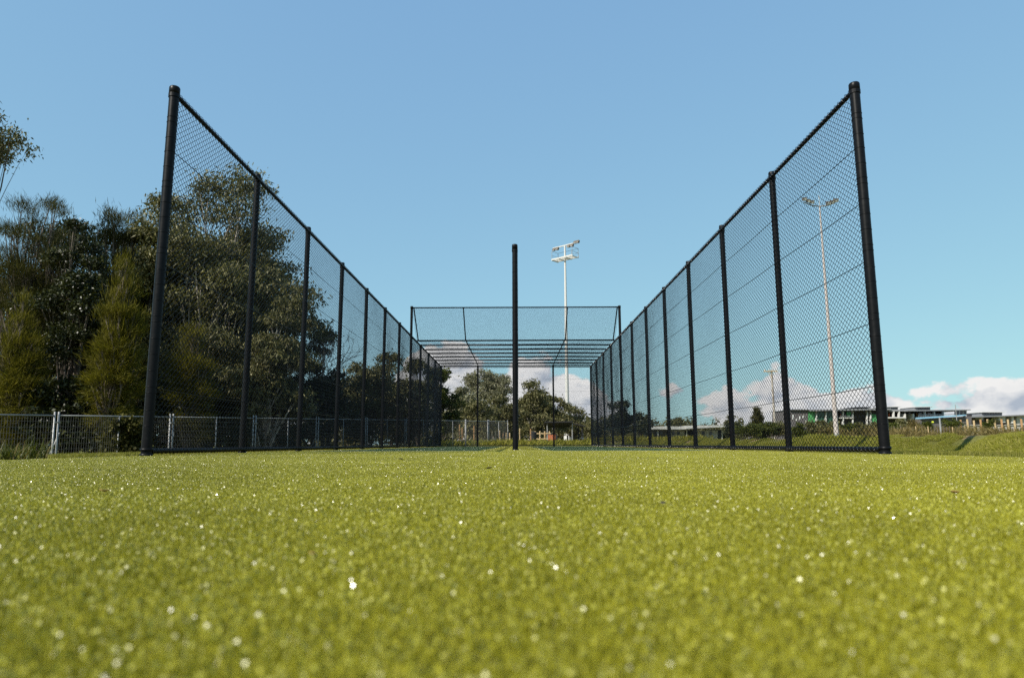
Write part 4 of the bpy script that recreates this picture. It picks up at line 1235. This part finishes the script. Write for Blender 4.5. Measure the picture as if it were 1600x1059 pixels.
r3 = random.Random(9)
ORD = ('first', 'second', 'third', 'fourth', 'fifth', 'sixth', 'seventh', 'eighth', 'ninth', 'tenth', 'eleventh', 'twelfth', 'thirteenth')
for n_s, (px, D, top, mt) in enumerate(sorted(((718, 44, 663, 'timber'), (722.6, 44.5, 668, 'timber'), (741, 45, 665, 'timber'), (774, 50, 672, 'timber_pale'), (781, 52, 672, 'timber_pale'), (786, 50, 675, 'timber'), (791, 53, 676, 'timber_pale'),
                       (797, 52, 676, 'timber_pale'), (812, 53, 669, 'timber_pale'), (829.5, 50, 670, 'timber'), (844, 55, 673, 'timber_pale'), (852, 54, 675, 'timber'), (769, 48, 674, 'timber_pale')))):
    b = at(px, 690, D); gz = float(ground_z(b.x, D)); H = at(px, top, D).z - gz
    o = tag(empty('timber_stake', (b.x, D, gz)), ORD[n_s] + ' timber planting stake from the left behind the back fence', 'stake', 'planting stakes behind the cage')
    o.rotation_euler = (r3.uniform(-.03, .03), r3.uniform(-.03, .03), r3.uniform(0, 1))
    mb = MB(); s_ = .032; mb.hexa([(-s_ * .2, -s_ * .2, -.3), (s_ * .2, -s_ * .2, -.3), (s_ * .2, s_ * .2, -.3), (-s_ * .2, s_ * .2, -.3), (-s_, -s_, .1), (s_, -s_, .1), (s_, s_, .1), (-s_, s_, .1)])
    mb.box((0, 0, .1 + (H - .1) / 2), (2 * s_, 2 * s_, H - .1)); mb.build('shaft', M[mt], o)
    mb = MB(); mb.box((0, -.004, H * .62), (2 * s_ + .012, 2 * s_ + .012, .05)); mb.build('tie_band', M['bark'], o)

# ------------------------------------------------------------------ tussocks and fallen leaves
def tussock(px, py, D, h, n, seed, label, mat='leaf_green'):
    r_ = np.random.RandomState(seed); b = at(px, py, D); gz = float(ground_z(b.x, D))
    root = tag(empty('grass_tussock', (b.x, D, gz)), label, 'grass tussock', 'tussocks at the left edge of the turf')
    for part, m_, cnt in (('green_blades', mat, n), ('dry_blades', 'leaf_straw', n // 3)):
        V = []; Q = []; T = []; k0 = 0
        for _ in range(cnt):
            a = r_.rand() * 2 * PI; l = h * r_.uniform(.5, 1.25); out = r_.uniform(.15, .95); w_ = r_.uniform(.003, .006)
            d = np.array([math.cos(a), math.sin(a), 0]); s = np.array([-d[1], d[0], 0]); p0 = np.array([r_.randn() * .05, r_.randn() * .05, -.01])
            for i_ in range(7):
                f = i_ / 6; c = p0 + d * out * l * f ** 1.4 + np.array([0, 0, 1]) * l * (f - .55 * out * f ** 2.6)
                V += [c - s * w_ * (1 - f * .92), c + s * w_ * (1 - f * .92)]
            for i_ in range(6): Q.append((k0 + 2 * i_, k0 + 2 * i_ + 1, k0 + 2 * i_ + 3, k0 + 2 * i_ + 2))
            k0 += 14
        put(part, np_mesh(part, np.array(V), np.array(Q), None, (M[m_],), True), root)


tussock(8, 718, 5.1, .20, 90, 1, 'tall grass tussock at the very left edge of the photo')
tussock(52, 716, 5.6, .24, 80, 2, 'arching grass tussock left of the double fence tubes')
tussock(24, 716, 6.4, .18, 60, 3, 'smaller grass tussock behind the two at the left edge')
tussock(206, 712, 6.6, .075, 40, 4, 'tiny weed clump at the foot of the near left post')
tussock(128, 716, 6.0, .055, 40, 5, 'low weed clump midway between fence tubes and near left post')

t = NT('dry_fallen_leaf'); M['dryleaf'] = t.done(t.bsdf(t.mix(t.noise(120, 3), (.26, .14, .05), (.42, .27, .11)), .6, 0, .3))
t = NT('dark_fallen_leaf'); M['darkleaf'] = t.done(t.bsdf(t.mix(t.noise(120, 3), (.02, .016, .012), (.06, .045, .03)), .6, 0, .3))
for px, py, L_, mt, lb in ((764, 733, .030, 'darkleaf', 'small dark curled leaf on the turf left of centre'), (162, 771, .034, 'dryleaf', 'tan dry leaf lying on the turf at the left'),
                           (1036, 790, .016, 'darkleaf', 'tiny dark scrap of leaf on the turf right of centre'), (487, 872, .011, 'dryleaf', 'tiny tan leaf fragment on the turf in the left foreground'),
                           (1493, 773, .028, 'dryleaf', 'pale dry leaf lying on the turf at the right'), (626, 718, .035, 'darkleaf', 'dark leaf far out on the turf before the fifth left post')):
    v = CAMROT.to_3x3() @ Vector(((px - 800) / F_PX, -(py - 529.5) / F_PX, -1.0)); g = CAM + v * ((.013 - CAM.z) / v.z)
    r_ = np.random.RandomState(int(px)); pts = []; n = 7
    for i_ in range(n):
        f = i_ / (n - 1); wd = L_ * .30 * math.sin(PI * min(.97, f + .04)); zc = .004 + L_ * .35 * (f - .5) ** 2
        for s in (-1, 0, 1): pts.append((L_ * (f - .5), s * wd, zc + abs(s) * wd * .5))
    Q = [(i_ * 3 + j_, i_ * 3 + j_ + 1, i_ * 3 + j_ + 4, i_ * 3 + j_ + 3) for i_ in range(n - 1) for j_ in range(2)]
    o = put('fallen_leaf', np_mesh('fallen_leaf', np.array(pts), np.array(Q), None, (M[mt],), True), None, (g.x, g.y, .0125), (.1, .1, r_.rand() * 6))
    sm = o.modifiers.new('thickness', 'SOLIDIFY'); sm.thickness = .0006
    tag(o, lb, 'leaf', 'fallen leaves on the turf')
